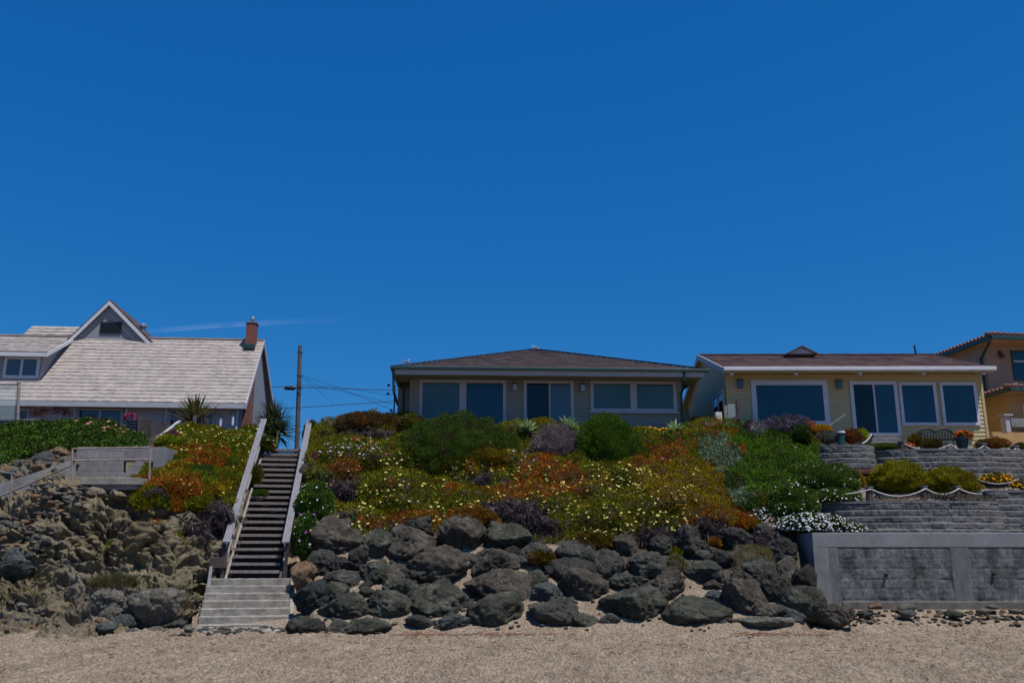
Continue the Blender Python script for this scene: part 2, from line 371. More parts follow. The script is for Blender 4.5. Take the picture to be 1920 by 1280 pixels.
# centre hillside profile
def prof(px):
    k = np.clip((px - 545) / 400, 0, 1)
    return [(1215, 21.6), (1188, 22.7), (1100, 25.0), (1030, 26.3), (985, 27.2), (920, 28.6), (860, 30.2), (812, 32.0), ('z', 6.15, 33.0), ('z', 6.2, 36)]
def profY(py): return float(np.interp(py, [812, 860, 920, 985, 1030, 1100, 1188, 1215], [32, 30.2, 28.6, 27.2, 26.3, 25.0, 22.7, 21.6]))
st = [(1215, 21.8), (1190, 23.3), (1110, 25.9), (1050, 27.2), (1000, 28.3), (930, 29.9), (885, 31.2), (850, 32.8), ('z', 5.3, 33.4), ('z', 5.3, 36)]
def shift(rows, dy, top=None):
    out = []
    for i, r in enumerate(rows):
        if r[0] == 'z': out.append(r if top is None else ('z', top, r[2]))
        else: out.append((r[0] + dy[i], r[1]))
    return out
P0 = prof(900)
HC = [(360, st), (545, st), (566, st), (590, shift(P0, [0] * 5 + [0, -6, -8], 6.0)), (640, shift(P0, [0] * 6 + [-8, -10], 6.35)), (700, shift(P0, [0] * 6 + [-10, -18], 6.75)),
      (760, shift(P0, [0] * 6 + [-10, -16], 6.6)), (820, shift(P0, [0] * 6 + [0, 0], 6.3)), (950, shift(P0, [0] * 6 + [0, 4], 6.1)), (1100, shift(P0, [0] * 6 + [4, 4], 6.0)),
      (1250, shift(P0, [0] * 6 + [0, 2], 6.05)), (1340, shift(P0, [0] * 6 + [-6, -10], 6.3)), (1450, shift(P0, [0] * 6 + [-2, -2], 6.2)), (1500, shift(P0, [0, 0, 0, 0, 6, 4, 0, 6], 6.0)),
      (1534, [('z', -.3, 21.6), ('z', -.15, 23.4), ('z', .35, 25.2)] + shift(P0, [0, 0, 0, 0, 6, 4, 4, 10], 5.8)[3:])]
def mound_noise(G):
    pp, qq = proj(G); k = np.clip((1010 - qq) / 50, 0, 1)                      # only the planted part
    f1, f2 = cell(G * [1.5, 1.5, 1.9]); b = (.75 - f1); f3, _ = cell(G * 4.3 + 5)
    g1, _ = cell(G * [.62, .62, .9] + 14)
    k = k * np.clip((pp - 572 + (qq - 840) * .18) / 25, 0, 1)
    return k * (.62 * (.66 - g1) + .34 * b + .10 * (.7 - f3) + .10 * fbm(G * .6, 3)) + (1 - k) * (.05 * fbm(G * 1.5, 3) + .015 * fbm(G * 8, 3)) * np.clip((pp - 545) / 25, .1, 1)
hill_mounds = [(905, 868, 40, 14, .45), (900, 905, 28, 14, -.55), (965, 872, 30, 12, .2), (690, 785, 60, 14, .3), (700, 812, 60, 9, -.45), (640, 872, 35, 16, .25), (650, 925, 40, 20, -.35),
               (885, 985, 35, 16, .45), (950, 965, 70, 22, -.35), (1240, 955, 90, 18, .35), (1250, 1005, 80, 16, -.5), (1060, 912, 50, 16, .25), (740, 925, 60, 18, .15), (760, 1000, 70, 12, -.2),
               (1120, 985, 60, 18, .25), (1350, 985, 40, 12, .2), (1385, 1010, 40, 14, -.4), (1150, 905, 70, 20, .15), (1300, 905, 50, 20, .2), (720, 865, 60, 12, .2), (760, 950, 40, 20, .25)]
HG = sheet(HC, 620, 330, mound_noise, hill_mounds)
qq = proj(HG)[1]; fq = qq[:-1, :-1]; nz = fbm(HG[:-1, :-1] * 1.1, 3) * 25
GF = grid_faces(*HG.shape[:2])
tag(mesh_np('hillside_ground', HG.reshape(-1, 3), GF, [M['soil'], M['sand']], smooth=True, midx=((fq + nz) > 1030 + 50 * np.clip((proj(HG)[0][:-1, :-1] - 1120) / 60, 0, 1)).astype(int).ravel()), 'soil and sand slope under the plants and boulders', 'hillside', kind='structure')
# flat land on top of the bluff
tag(MB().face([(-60, 33.2, 5.2), (60, 33.2, 5.2), (300, 400, 5.2), (-300, 400, 5.2)]).build('bluff_top_ground', M['soil']), 'level ground on the bluff top behind the slope', 'ground', kind='structure')
# ------------------------------------------------------------------ cliff on the left
def crow(a, dy=0): return a
CL = [(-420, [(1215, 22.0), (1180, 23.2), (1130, 23.8), (1060, 24.5), (1010, 25.0), (985, 25.5), (962, 26.3), (905, 27.6), (870, 28.8), (800, 31.5)]),
      (-60, [(1215, 22.0), (1180, 23.2), (1130, 23.8), (1060, 24.5), (1010, 25.0), (980, 25.5), (962, 26.3), (900, 27.6), (870, 28.8), (806, 31.5)]),
      (20, [(1215, 22.0), (1180, 23.2), (1130, 23.9), (1060, 24.6), (1010, 25.1), (965, 25.5), (950, 26.4), (880, 27.7), (860, 28.8), (809, 31.5)]),
      (80, [(1215, 22.0), (1180, 23.3), (1130, 24.0), (1060, 24.7), (1000, 25.1), (940, 25.6), (925, 26.4), (870, 27.8), (850, 28.9), (801, 31.5)]),
      (135, [(1215, 22.0), (1180, 23.4), (1130, 24.1), (1060, 24.9), (985, 25.2), (912, 25.7), (906, 26.4), (893, 28.0), (845, 29.1), (799, 31.5)]),
      (200, [(1215, 22.0), (1182, 23.3), (1130, 24.2), (1060, 25.0), (985, 25.3), (924, 25.9), (915, 26.5), (893, 28.0), (842, 29.1), (799, 31.5)]),
      (262, [(1215, 22.0), (1182, 23.3), (1130, 24.1), (1060, 25.0), (985, 25.4), (922, 25.9), (912, 26.5), (893, 28.0), (848, 29.1), (822, 31.5)]),
      (275, [(1215, 22.0), (1182, 23.2), (1130, 24.1), (1060, 25.0), (985, 25.5), (925, 26.0), (905, 26.6), (880, 27.6), (846, 29.2), (826, 31.5)]),
      (330, [(1215, 22.0), (1188, 23.2), (1130, 24.0), (1060, 25.1), (990, 25.7), (930, 26.3), (895, 27.2), (862, 28.3), (830, 29.9), (806, 31.8)]),
      (380, [(1215, 22.2), (1188, 24.2), (1130, 25.0), (1060, 25.6), (1000, 26.1), (940, 26.8), (895, 27.8), (858, 29.0), (828, 30.5), (808, 32.0)]),
      (440, [(1215, 22.6), (1188, 24.8), (1130, 25.9), (1060, 26.6), (1000, 27.2), (945, 28.0), (900, 29.0), (862, 30.0), (834, 31.2), (814, 32.4)]),
      (480, [(1215, 23.5), (1188, 25.0), (1140, 26.2), (1080, 27.0), (1020, 28.2), (960, 29.4), (915, 30.4), (872, 31.4), (835, 32.2), (803, 32.8)])]
def cliff_noise(G):
    pp, qq = proj(G)
    veg = np.clip((960 - qq) / 40, 0, 1) * np.clip((pp - 255) / 30, 0, 1); veg = np.maximum(veg, np.clip((875 - qq) / 15, 0, 1))
    W = G + .25 * np.stack([fbm(G * 1.6, 3), fbm(G * 1.6 + 40, 3), fbm(G * 1.6 + 80, 3)], -1)
    a1, a2 = cell(W * [.8, .8, 1.1]); b1, b2 = cell(W * [2.1, 2.1, 2.6] + 3); c1, c2 = cell(W * 5.2 + 8)
    crev = -np.clip(.16 - (a2 - a1), 0, 1) * 2.0 - np.clip(.12 - (b2 - b1), 0, 1) * .9
    S = W * [.8, .8, 1.9] + .3 * np.stack([W[..., 2], W[..., 2] * 0, W[..., 0] * .4], -1)                 # tilted, cracked bedding
    rock = .30 * (.7 - a1) + .19 * (.6 - b1) + .085 * (.6 - c1) + crev * .62 + .55 * np.abs(fbm(S * .62 + 3, 3)) - .12 + .34 * np.abs(fbm(S * 1.9 + 11, 4, .6)) - .06 + .17 * np.abs(fbm(S * 5.1 + 21, 3, .6)) + .07 * fbm(S * 8, 4, .62)
    flat = np.clip((qq - 892) / 6, 0, 1) * np.clip((930 - qq) / 18, 0, 1) * np.clip((pp - 140) / 15, 0, 1) * np.clip((275 - pp) / 15, 0, 1)
    flat = np.maximum(flat, np.clip((pp - 128) / 10, 0, 1) * np.clip((312 - pp) / 14, 0, 1) * np.clip((qq - 832) / 5, 0, 1) * np.clip((925 - qq) / 10, 0, 1))
    f1, _ = cell(G * [1.5, 1.5, 1.9]); f3, _ = cell(G * 4.3 + 5)
    edge = np.clip((488 - (qq - 840) * .29 - pp) / 28, 0, 1)
    return (1 - flat) * edge * ((1 - veg) * rock + veg * (.30 * (.75 - f1) + .09 * (.7 - f3)))
CG = sheet(CL, 760, 520, cliff_noise, [(200, 935, 45, 10, -.5), (400, 1135, 26, 40, -.6), (290, 965, 40, 18, -.3), (350, 990, 30, 25, -.2), (345, 930, 60, 16, .3), (60, 1000, 60, 50, .15), (290, 1010, 14, 30, -.5)])
m, nt, bs, _ = _new('cliff_rock'); p = _pos(nt); bs.inputs['Roughness'].default_value = .92; bs.inputs['Specular IOR Level'].default_value = .2
c = _ramp(nt, _noise(nt, p, .55, 10, .62, .6), [(.32, (.12, .102, .07)), (.42, (.22, .182, .112)), (.52, (.30, .245, .15)), (.60, (.22, .19, .145)), (.72, (.38, .325, .24))])
c = _mul(nt, c, _ramp(nt, _noise(nt, p, 6, 9, .75, .8), [(.3, (.36,) * 3), (.5, (.9,) * 3), (.7, (1.4,) * 3)]))
c = _mul(nt, c, (.13, .075, .05), _ramp(nt, _noise(nt, p, 1.1, 8, .75, 1), [(.62, (0, 0, 0)), (.74, (.6,) * 3)]), 'MIX')
nt.links.new(c, bs.inputs['Base Color']); n = _bump(nt, bs, _noise(nt, p, 5, 12, .78, .8), .12); _bump(nt, bs, _noise(nt, p, 30, 9, .75), .03, 1, n)
M['cliff'] = m
pp, qq = proj(CG[:-1, :-1]); soilm = ((qq < 955 + 20 * fbm(CG[:-1, :-1] * 2, 2)) & (pp > 262)) | (qq < 868)
tag(mesh_np('cliff_ground', CG.reshape(-1, 3), grid_faces(*CG.shape[:2]), [M['cliff'], M['soil']], smooth=True, midx=soilm.astype(int).ravel()), 'rough tan and grey rock cliff left of the stairway', 'cliff', kind='structure')
# ------------------------------------------------------------------ boulders
def rock_mesh(rx, ry, rz, seed, sub=4, planes=11, rough=.06, sharp=26):
    import bmesh
    bm = bmesh.new(); bmesh.ops.create_icosphere(bm, subdivisions=sub, radius=1)
    V = np.array([v.co[:] for v in bm.verts]); F = np.array([[l.vert.index for l in f.loops] for f in bm.faces]); bm.free()
    g = np.random.default_rng(seed); N = g.normal(size=(planes, 3)); N[:, 1] -= .15; N /= np.linalg.norm(N, axis=1, keepdims=True)
    D = g.uniform(.52, .95, planes); dots = V @ N.T
    r = np.where(dots > .05, D / np.maximum(dots, .05), 9.); r = np.minimum(r, 1.12)
    e = (np.exp(-sharp * r)).sum(1) + math.exp(-sharp * 1.15); rr = -np.log(e) / sharp + .12
    P = V * rr[:, None]; mn, mx = P.min(0), P.max(0); P = (P - (mn + mx) / 2) / ((mx - mn) / 2)
    P = P * [rx, ry, rz]; s = (rx * ry * rz) ** (1 / 3)
    off = g.uniform(0, 99, 3); nrm = V
    q = P / s
    c1, c2 = cell(q * 1.9 + off)
    d = rough * s * (1.5 * fbm(q * 1.4 + off, 4, .6) + 1.2 * fbm(q * 5 + off, 4, .65) - 2.2 * np.abs(fbm(q * 2.1 + off + 9, 4, .6)) + .25) - np.clip(.10 - (c2 - c1), 0, 1) * s * .55
    return P + nrm * d[:, None], F
ROCKS = [  # px, py, w, h, material, label
 (631,1012,97,74,'rk_brown','huge rounded brown-grey boulder below the orange-flowered bush right of the stairway'),
 (660,972,46,30,'rk_brown','grey boulder perched behind the huge rounded one near the stairway'),
 (698,1024,68,54,'rk_green','grooved green-grey boulder just right of the huge rounded boulder'),
 (787,989,52,38,'rk_black','blackish pointed boulder tucked under the ice plant, highest of its cluster'),
 (772,1024,86,72,'rk_brown','steep wedge-shaped brown-black boulder leaning above the biggest brown boulder'),
 (866,1006,80,74,'rk_brown','tall rough boulder under the dead stems at the left of the dry brush'),
 (569,1081,44,54,'rk_tan','tan sandstone boulder beside the top concrete step'),
 (603,1058,52,46,'rk_black','boulder painted black for the shade behind the tan one'),  # shade behind the tan rock, put in as a black rock colour
 (639,1062,56,32,'rk_black','low black rock with a pale rim beneath the huge rounded boulder'),
 (641,1088,60,34,'rk_grey','flat slate-grey rock below the rock with the pale rim'),
 (672,1052,34,42,'rk_black','dark narrow rock squeezed under the grooved boulder'),
 (703,1073,50,42,'rk_green','round green-grey rock under the grooved boulder'),
 (749,1076,44,32,'rk_brown','brown rock with pale lichen left of the biggest brown boulder'),
 (817,1066,112,70,'rk_brown','biggest brown angular boulder in the middle of the left rocks'),
 (730,1089,30,26,'rk_brown','small split rock between the round green one and a dark slab'),
 (752,1103,60,34,'rk_green','dark slab lying above the pyramid-shaped green boulder'),
 (582,1124,60,66,'rk_vein','dark rock with an orange-pink vein right of the concrete steps'),
 (631,1117,44,46,'rk_green','slanting elongated green-black rock above the egg-shaped one'),
 (645,1141,84,52,'rk_green','egg-shaped green-brown boulder lying on sand near the steps'),
 (686,1097,24,17,'rk_black','tiny black rock, upper of a stacked pair in open sand'),
 (690,1113,30,25,'rk_black','small dark wedge, lower of a stacked pair in open sand'),
 (728,1137,78,56,'rk_green','pyramid-shaped green-grey boulder with a flat foot'),
 (826,1128,118,68,'rk_green','very wide green-grey boulder with a shaded hollow at its lower side'),
 (574,1175,66,36,'rk_black','black-blue rock at the sand edge nearest the concrete steps'),
 (634,1179,46,32,'rk_grey','rounded grey rock at the sand edge, second from the concrete steps'),
 (694,1177,74,30,'rk_green','long low rock with a sandy streak at the sand edge'),
 (789,1168,54,26,'rk_grey','low grey rock at the foot of the very wide green boulder'),
 (850,1167,62,28,'rk_blue','low bluish rock at the sand edge before the shaded hollow'),
 (953,1011,82,60,'rk_green','pale green-grey boulder with a yellowish lichen patch beneath the dry brush'),
 (926,1061,84,54,'rk_brown','brown boulder with a dark left shoulder in the centre of the rocks'),
 (937,1102,114,60,'rk_brown','wide reddish-black boulder in the centre of the rocks'),
 (928,1148,96,62,'rk_green','large green-black boulder at the sand edge below the wide reddish one'),
 (1001,1042,62,44,'rk_grey','blue-grey boulder with small ice plant sprigs on its right side'),
 (1009,1086,34,30,'rk_green','small square greenish rock right of the wide reddish boulder'),
 (1022,1114,68,38,'rk_blue','low blue-black rock left of the knobbly round boulder'),
 (1037,1153,84,54,'rk_grey','grey boulder with a pale stripe down its front at the sand edge'),
 (1080,1037,70,42,'rk_grey','smooth blue-grey boulder right under the yellow-flowered ice plant'),
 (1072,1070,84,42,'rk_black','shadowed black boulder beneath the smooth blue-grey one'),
 (1134,1062,68,54,'rk_grey','rounded dark grey boulder sloping down to the right above the knobbly one'),
 (1094,1103,84,68,'rk_brown','big knobbly round brown-grey boulder'),
 (1172,1028,46,42,'rk_brown','upright split boulder next to the dark hanging stems'),
 (1092,1163,58,28,'rk_green','low green-grey rock at the sand edge right of the striped boulder'),
 (1141,1161,38,22,'rk_grey','little grey rock half buried in sand left of the broad dark boulder'),
 (1180,1092,72,30,'rk_green','low lens-shaped green-grey rock on top of the broad dark boulder'),
 (1189,1138,114,64,'rk_green','broad dark green boulder below the lens-shaped rock'),
 (1212,1061,80,46,'rk_grey','shield-shaped grey boulder with a flat shadowed underside'),
 (1299,1022,64,64,'rk_black','deeply grooved black boulder below the hanging dead stems'),
 (1247,1102,70,64,'rk_brown','curved brown-grey boulder bending down over the broad dark one'),
 (1318,1076,78,44,'rk_green','green-grey boulder resting above sandy rubble right of the curved boulder'),
 (1337,1098,36,20,'rk_brown','small brown rock on the sandy rubble'),
 (1305,1148,116,56,'rk_green','smooth low green boulder shaped like a whale back at the sand edge'),
 (1342,1119,42,24,'rk_blue','bluish angular rock left of the tall egg-shaped boulder'),
 (1393,1128,70,74,'rk_brown','tall egg-shaped boulder with a fine crack near its base'),
 (1319,1047,38,28,'rk_grey','small grey rock under the grooved black boulder'),
 (1360,1052,40,36,'rk_black','black rock by the orange sprig of ice plant'),
 (1376,1012,60,42,'rk_black','dark rock hidden under the ice plant edge beside the white daisies'),
 (1443,1004,60,34,'rk_grey','grey rock under the white daisies, highest near the concrete wall'),
 (1464,1038,54,46,'rk_black','black rock beside the shaded flank of the concrete wall'),
 (1424,1072,68,48,'rk_grey','broken grey boulder below the dry yellow grass'),
 (1467,1078,50,60,'rk_brown','striped brown slab standing near the concrete wall flank'),
 (1450,1108,60,64,'rk_black','dark notched boulder between the egg-shaped one and the wall'),
 (1503,1133,74,60,'rk_green','smooth green boulder leaning against the concrete wall corner'),
 (1452,1149,66,30,'rk_brown','flat brown rock right of the egg-shaped boulder'),
 (1489,1157,40,26,'rk_blue','small blue-grey rock in front of the boulder at the wall corner'),
 (1565,1156,62,38,'rk_brown','lone reddish-brown rock on the sand at the foot of the wall corner'),
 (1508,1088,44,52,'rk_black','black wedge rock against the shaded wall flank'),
 (1432,1166,96,18,'rk_pale','long pale flat slab lying in the sand under the egg-shaped boulder'),
 (960,1040,34,30,'rk_black','black rock under the pale green boulder with lichen'),
 (1240,1028,46,44,'rk_black','black rock behind the shield-shaped boulder among the hanging stems'),
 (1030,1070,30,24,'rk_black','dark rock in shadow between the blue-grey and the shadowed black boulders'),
 (880,1052,36,30,'rk_grey','small grey rock between the tall rough boulder and the central brown one'),
 (1260,1070,34,30,'rk_brown','reddish rock wedged right of the shield-shaped boulder'),
 (1395,1085,50,34,'rk_brown','brown ledge rock above the tall egg-shaped boulder'),
 (1350,1160,36,20,'rk_grey','small rock at the right end of the whale-back boulder'),
 (206,1124,54,38,'rk_pale','pale rounded rock at the left of the cliff foot grass'),
 (212,1153,46,34,'rk_pale','pale cracked rock directly below the pale rounded one at the cliff foot'),
 (292,1140,92,66,'rk_pale','largest pale grey boulder at the cliff foot beside the grass tuft'),
 (228,1173,44,36,'rk_blue','blue-grey triangular stone at the cliff foot'),
 (302,1188,58,24,'rk_pale','low pale stone at the sand edge below the largest pale boulder'),
 (326,1172,44,28,'rk_green','greenish flat stone right of the low pale stone'),
 (258,1176,34,32,'rk_green','dark green stone between the triangular stone and the low pale stone'),
 (196,1180,34,22,'rk_blue','small dark stone left of the triangular stone'),
 (30,1062,74,56,'rk_blue','blue-grey smooth boulder in the left cliff face'),
 (90,862,44,26,'rk_blue','blue-grey slab stone in the rubble above the ramp'),
 (112,848,34,18,'rk_tan','tan flat stone on top of the rubble above the ramp'),
 (124,868,42,22,'rk_pale','folded pale stone beside the block wall end'),
 (78,880,32,22,'rk_tan','tan stone above the diagonal ramp wall'),
 (50,890,56,26,'rk_pale','rounded pale stone half behind the diagonal ramp wall'),
 (10,882,40,18,'rk_tan','orange-tan slab at the left end of the rubble'),
 (45,872,34,18,'rk_pale','grey stone under the green plant bed near the left rubble end'),
]
def cliffY(px, py):
    pp, qq = proj(CG); d = (pp - px) ** 2 + (qq - py) ** 2; i = np.argmin(d + CG[..., 1] * .5); return CG.reshape(-1, 3)[i, 1]
for k, (px, py, w_, h_, mt, lab) in enumerate(ROCKS):
    cliffside = px < 400
    Yd = cliffY(px, py) if cliffside else profY(py + h_ * .15)
    s = mpp(px, py, Yd); rx, rz = w_ * s / 2 * 1.17, h_ * s / 2 * 1.20; ry = min(max((rx + rz) / 2, .2), .75)
    if px > 1540: Yd = 23.6
    if 600 < px < 1480 and py < 1032: Yd += .06
    c = at(px, py, Yd + (ry * .1 if not cliffside else ry * .05))
    V, F = rock_mesh(rx, ry, rz, 100 + k, 5 if w_ > 44 else 4, rough=.06 if 'smooth' in lab else .10)
    V = V + np.array(c)
    o = mesh_np('boulder' if w_ >= 30 else 'stone', V, F, M[mt], origin=tuple(c), smooth=True)
    tag(o, lab, 'boulder' if w_ >= 30 else 'stone', 'boulders heaped along the foot of the slope' if not cliffside else 'rocks along the left cliff')
V, F = rock_mesh(.42, .3, .24, 990, 4); c = at(1617, 890, 30.0)
tag(mesh_np('boulder', V + np.array(c), F, M['rk_red'], origin=tuple(c), smooth=True), 'rust-red rock on the gravel below the upper block wall', 'boulder')
def stones(name, spots, mats, label, cat=None, group=None, kind=None, flat=.6):
    """many small stones in one mesh (rubble nobody could count)"""
    base = [rock_mesh(1, 1, 1, 700 + i, 2, 9) for i in range(6)]
    Vs, Fs, mi, n = [], [], [], 0
    for (p, s, mk) in spots:
        V, F = base[rng.integers(6)]; a = rng.uniform(0, 6.28); c_, s_ = math.cos(a), math.sin(a)
        sc_ = np.array([s * rng.uniform(.8, 1.4), s * rng.uniform(.7, 1.2), s * flat * rng.uniform(.7, 1.2)])
        V = V * sc_; V = V @ np.array([[c_, s_, 0], [-s_, c_, 0], [0, 0, 1]]) + np.array(p)
        Vs.append(V); Fs.append(F + n); mi += [mk] * len(F); n += len(V)
    return tag(mesh_np(name, np.concatenate(Vs), np.concatenate(Fs), mats, smooth=True, midx=mi), label, cat, group, kind)
# dry-laid rubble in the upper left cliff
def reg(boxes, soft=8):
    def f(x, y):
        r = np.zeros_like(x)
        for (a, b, c, d, wgt) in boxes: r = np.maximum(r, wgt * np.clip((x - a) / soft, 0, 1) * np.clip((b - x) / soft, 0, 1) * np.clip((y - c) / soft, 0, 1) * np.clip((d - y) / soft, 0, 1))
        return r + 1e-9
    return f
Pn, Nn = sample(CG, 950, reg([(-420, 110, 960, 1050, 1), (60, 185, 905, 975, 1.2), (-420, 130, 1120, 1190, .25), (-100, 140, 845, 900, .5), (130, 380, 1160, 1195, .5)]))
stones('cliff_rubble', [(p + n_ * .02, float(rng.uniform(.05, .15)), int(rng.integers(4))) for p, n_ in zip(Pn, Nn)], [M['rk_pale'], M['rk_blue'], M['rk_brown'], M['rk_tan']], 'small mixed stones packed in the upper left cliff face', 'rubble', kind='stuff')
Pn, Nn = sample(HG, 420, reg([(560, 1520, 1035, 1185, 1)]))
stones('sand_rubble', [(p + n_ * .02, float(rng.uniform(.025, .08)), int(rng.integers(3))) for p, n_ in zip(Pn, Nn)], [M['rk_pale'], M['rk_grey'], M['rk_brown']], 'small stones and gravel in the sand between the boulders', 'rubble', kind='stuff')
sp = []
for k in range(260):
    px = rng.uniform(1560, 2150); Yq = rng.uniform(23.7, 25.3); X_ = xat(px, Yq, .3); sp.append(((X_, Yq, .5 * (Yq - 23) / 2.6 + .02), float(rng.uniform(.03, .09)), int(rng.integers(3))))
stones('wall_foot_gravel', sp, [M['rk_pale'], M['rk_green'], M['rk_tan']], 'scatter of small stones along the foot of the concrete wall', 'rubble', kind='stuff')
for (px, py, w_, mt, lab) in [(1620, 1150, 30, 'rk_green', 'grey-green flat stone on sand, first right of the lone brown rock'), (1700, 1138, 34, 'rk_pale', 'pale flat stone at the wall foot between the two wall pillars, the upper of two'), (1703, 1150, 36, 'rk_blue', 'bluish slab at the wall foot between the two wall pillars, the lower of two'),
        (1861, 1137, 24, 'rk_pale', 'white angular stone at the wall foot under the right drain pipe'), (1845, 1146, 28, 'rk_pale', 'white flat stone just left of the angular white one'), (1790, 1150, 34, 'rk_green', 'long green-grey stone below the middle wall pillar'), (1640, 1136, 26, 'rk_tan', 'ochre stone against the wall foot under the left drain pipe'), (1905, 1146, 26, 'rk_pale', 'pale stone on sand at the right edge of the photo')]:
    Yq = 24.3 if py > 1145 else 24.9; c = at(px, py, Yq); s = mpp(px, py, Yq); V, F = rock_mesh(w_ * s / 2, w_ * s / 2.4, w_ * s / 4.5, int(px), 3, rough=.05)
    tag(mesh_np('stone', V + np.array(c), F, M[mt], origin=tuple(c), smooth=True), lab, 'stone', 'stones along the foot of the concrete wall')
# dried seaweed and twigs on the sand
mb = MB()
for k in range(430):
    if k < 160: px = rng.uniform(730, 1040) if rng.random() < .5 else rng.uniform(1380, 1560); Yq = 21.9 + rng.normal() * .25
    else: px = rng.uniform(100, 1900); Yq = rng.uniform(17, 22.8)
    X_ = xat(px, Yq, 0); a = rng.uniform(-.5, .5); L = rng.uniform(.05, .28) if k < 160 else rng.uniform(.03, .14); pts = []
    for j in range(4): pts.append((X_ + L * (j - 1.5) / 3, Yq + math.sin(a) * L * (j - 1.5) / 3, .055 + .05 * max(0, (Yq - 22.2)) + rng.uniform(0, .03)))
    mb.tube(pts, rng.uniform(.004, .012), 4)
M['kelp'] = mat_noise('dried_kelp', [(.3, (.10, .05, .03)), (.7, (.28, .16, .09))], 4, .9, 0)
tag(mb.build('beach_wrack', M['kelp']), 'dried seaweed and twigs strewn along the sand edge', 'seaweed', kind='stuff')
# ------------------------------------------------------------------ stairways
B0, T0 = Vector((xat(475, 25.7, 1.26), 25.7, 1.26)), Vector((xat(534, 32.2, 5.58), 32.2, 5.58))
hd = Vector((T0.x - B0.x, T0.y - B0.y, 0)); run = hd.length; hd.normalize(); lat = Vector((hd.y, -hd.x, 0)); NS = 21
root = empty('wooden_stairway', B0); tag(root, 'long weathered wooden stairway climbing the bluff with grey plank handrails', 'stairway')
rise, go = (T0.z - B0.z) / NS, run / NS
def sp_(k, side, dz=0, back=0): return B0 + hd * (go * k + back) + lat * side + Vector((0, 0, rise * k + dz))
W2 = .67
for k in range(NS):
    mb = MB(); j = rng.uniform(-.012, .012, 4)
    for q, (a, b) in enumerate(((-.03, .135), (.15, .315))):
        p1, p2 = sp_(k + 1, -W2 + j[q], -.03 + j[q] * .3, -go + (a + b) / 2), sp_(k + 1, W2 + j[q + 2], -.03 - j[q] * .3, -go + (a + b) / 2)
        mb.beam(p1, p2, b - a, .08, (0, 0, 1))
    mb.beam(sp_(k + 1, -W2 + .05, -.15, -go + .28), sp_(k + 1, W2 - .05, -.15, -go + .28), .02, .12, m=1)  # black strip paints the dark of the open gap under the tread
    mb.build('step', [M['weatherwood'], M['black']], root, True, bevel=.006)
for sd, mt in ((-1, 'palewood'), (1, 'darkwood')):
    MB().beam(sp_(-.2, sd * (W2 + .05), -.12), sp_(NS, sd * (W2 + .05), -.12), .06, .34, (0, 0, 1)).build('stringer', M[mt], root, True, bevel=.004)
for sd in (-1, 1):
    r = W2 + .13
    top = MB().beam(sp_(.2, sd * r, .92), sp_(NS + .3, sd * r, 1.04), .20, .055, (0, 0, 1)).build('handrail', M['railwood'], root, True, bevel=.006)
    MB().beam(sp_(.25, sd * (r - .02), .82), sp_(NS, sd * (r - .02), .93), .045, .14).build('rail_board', M['railwood'], root, True, bevel=.004)
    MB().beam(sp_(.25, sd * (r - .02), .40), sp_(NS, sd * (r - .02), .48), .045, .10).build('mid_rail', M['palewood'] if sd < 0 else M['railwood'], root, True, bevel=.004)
    for k in (.6, 5, 10, 15, 20.6):
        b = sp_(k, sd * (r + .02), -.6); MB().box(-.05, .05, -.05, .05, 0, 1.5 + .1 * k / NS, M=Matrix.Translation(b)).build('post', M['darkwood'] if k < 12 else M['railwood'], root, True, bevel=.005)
q = at(407, 1044, 25.6); q0 = at(407, 1084, 25.6)
t = empty('utility_box', q0 + Vector((0, .1, 0))); tag(t, 'small weathered wooden box and boards left of the stairway foot', 'box')
MB().box(-.22, .2, -.1, .12, .28, .56, M=Matrix.Translation(q0)).build('casing', M['brownwood'], t, True, bevel=.008)
MB().box(-.18, -.12, -.05, .02, -.5, .28, M=Matrix.Translation(q0)).build('post', M['brownwood'], t, True)
MB().box(.10, .17, -.05, .02, -.5, .28, M=Matrix.Translation(q0)).build('post', M['brownwood'], t, True)
MB().beam(at(396, 1062, 25.3), at(388, 1120, 24.8), .08, .04).build('board', M['railwood'], t, True)
# concrete lower flight
CB, CT = Vector((xat(456, 23.7, 0), 23.7, 0)), Vector((xat(468, 25.62, 1.26), 25.62, 1.26))
root = empty('concrete_steps', CB); tag(root, 'worn concrete steps leading from the sand to the wooden stairway', 'steps')
cd = (CT - CB); cd.z = 0; crun = cd.length; cd.normalize(); cl = Vector((cd.y, -cd.x, 0))
def rough_box(name, c0, c1, wl, z0, z1, mat, parent, amp=.018, res=.03):
    """front and top of a step as a displaced strip: c0 front centre, c1 back centre"""
    nx = int(wl / res); prof_ = [(0, z0), (0, z0 * .5 + z1 * .5), (0, z1 - .02), (.01, z1), (.03, z1 + .004)] + [(f, z1 + .004) for f in np.linspace(.1, 1, 6)]
    G = np.zeros((len(prof_), nx, 3)); s = np.linspace(-wl / 2, wl / 2, nx)
    for i, (f, z) in enumerate(prof_):
        base = np.array(c0)[None] * (1 - f) + np.array(c1)[None] * f; G[i] = base + np.outer(s, np.array(cl)); G[i, :, 2] = z
    n = fbm(G * 9, 4); G[..., 1] += n * amp; G[..., 2] += fbm(G * 7 + 5, 3) * amp * .8
    g = G.reshape(-1, 3); nr = len(prof_); F = grid_faces(nr, nx)
    # end caps and back
    capL = np.concatenate([G[:, 0], [[*(np.array(c1) - np.array(cl) * wl / 2)[:2], z0]]]); capR = np.concatenate([G[:, -1], [[*(np.array(c1) + np.array(cl) * wl / 2)[:2], z0]]])
    mb = MB(); mb.v = [Vector(p) for p in g]; mb.f = [list(map(int, f)) for f in F]; mb.m = [0] * len(F); mb.face(capL[::-1]); mb.face(capR)
    return mb.build(name, mat, parent, True)
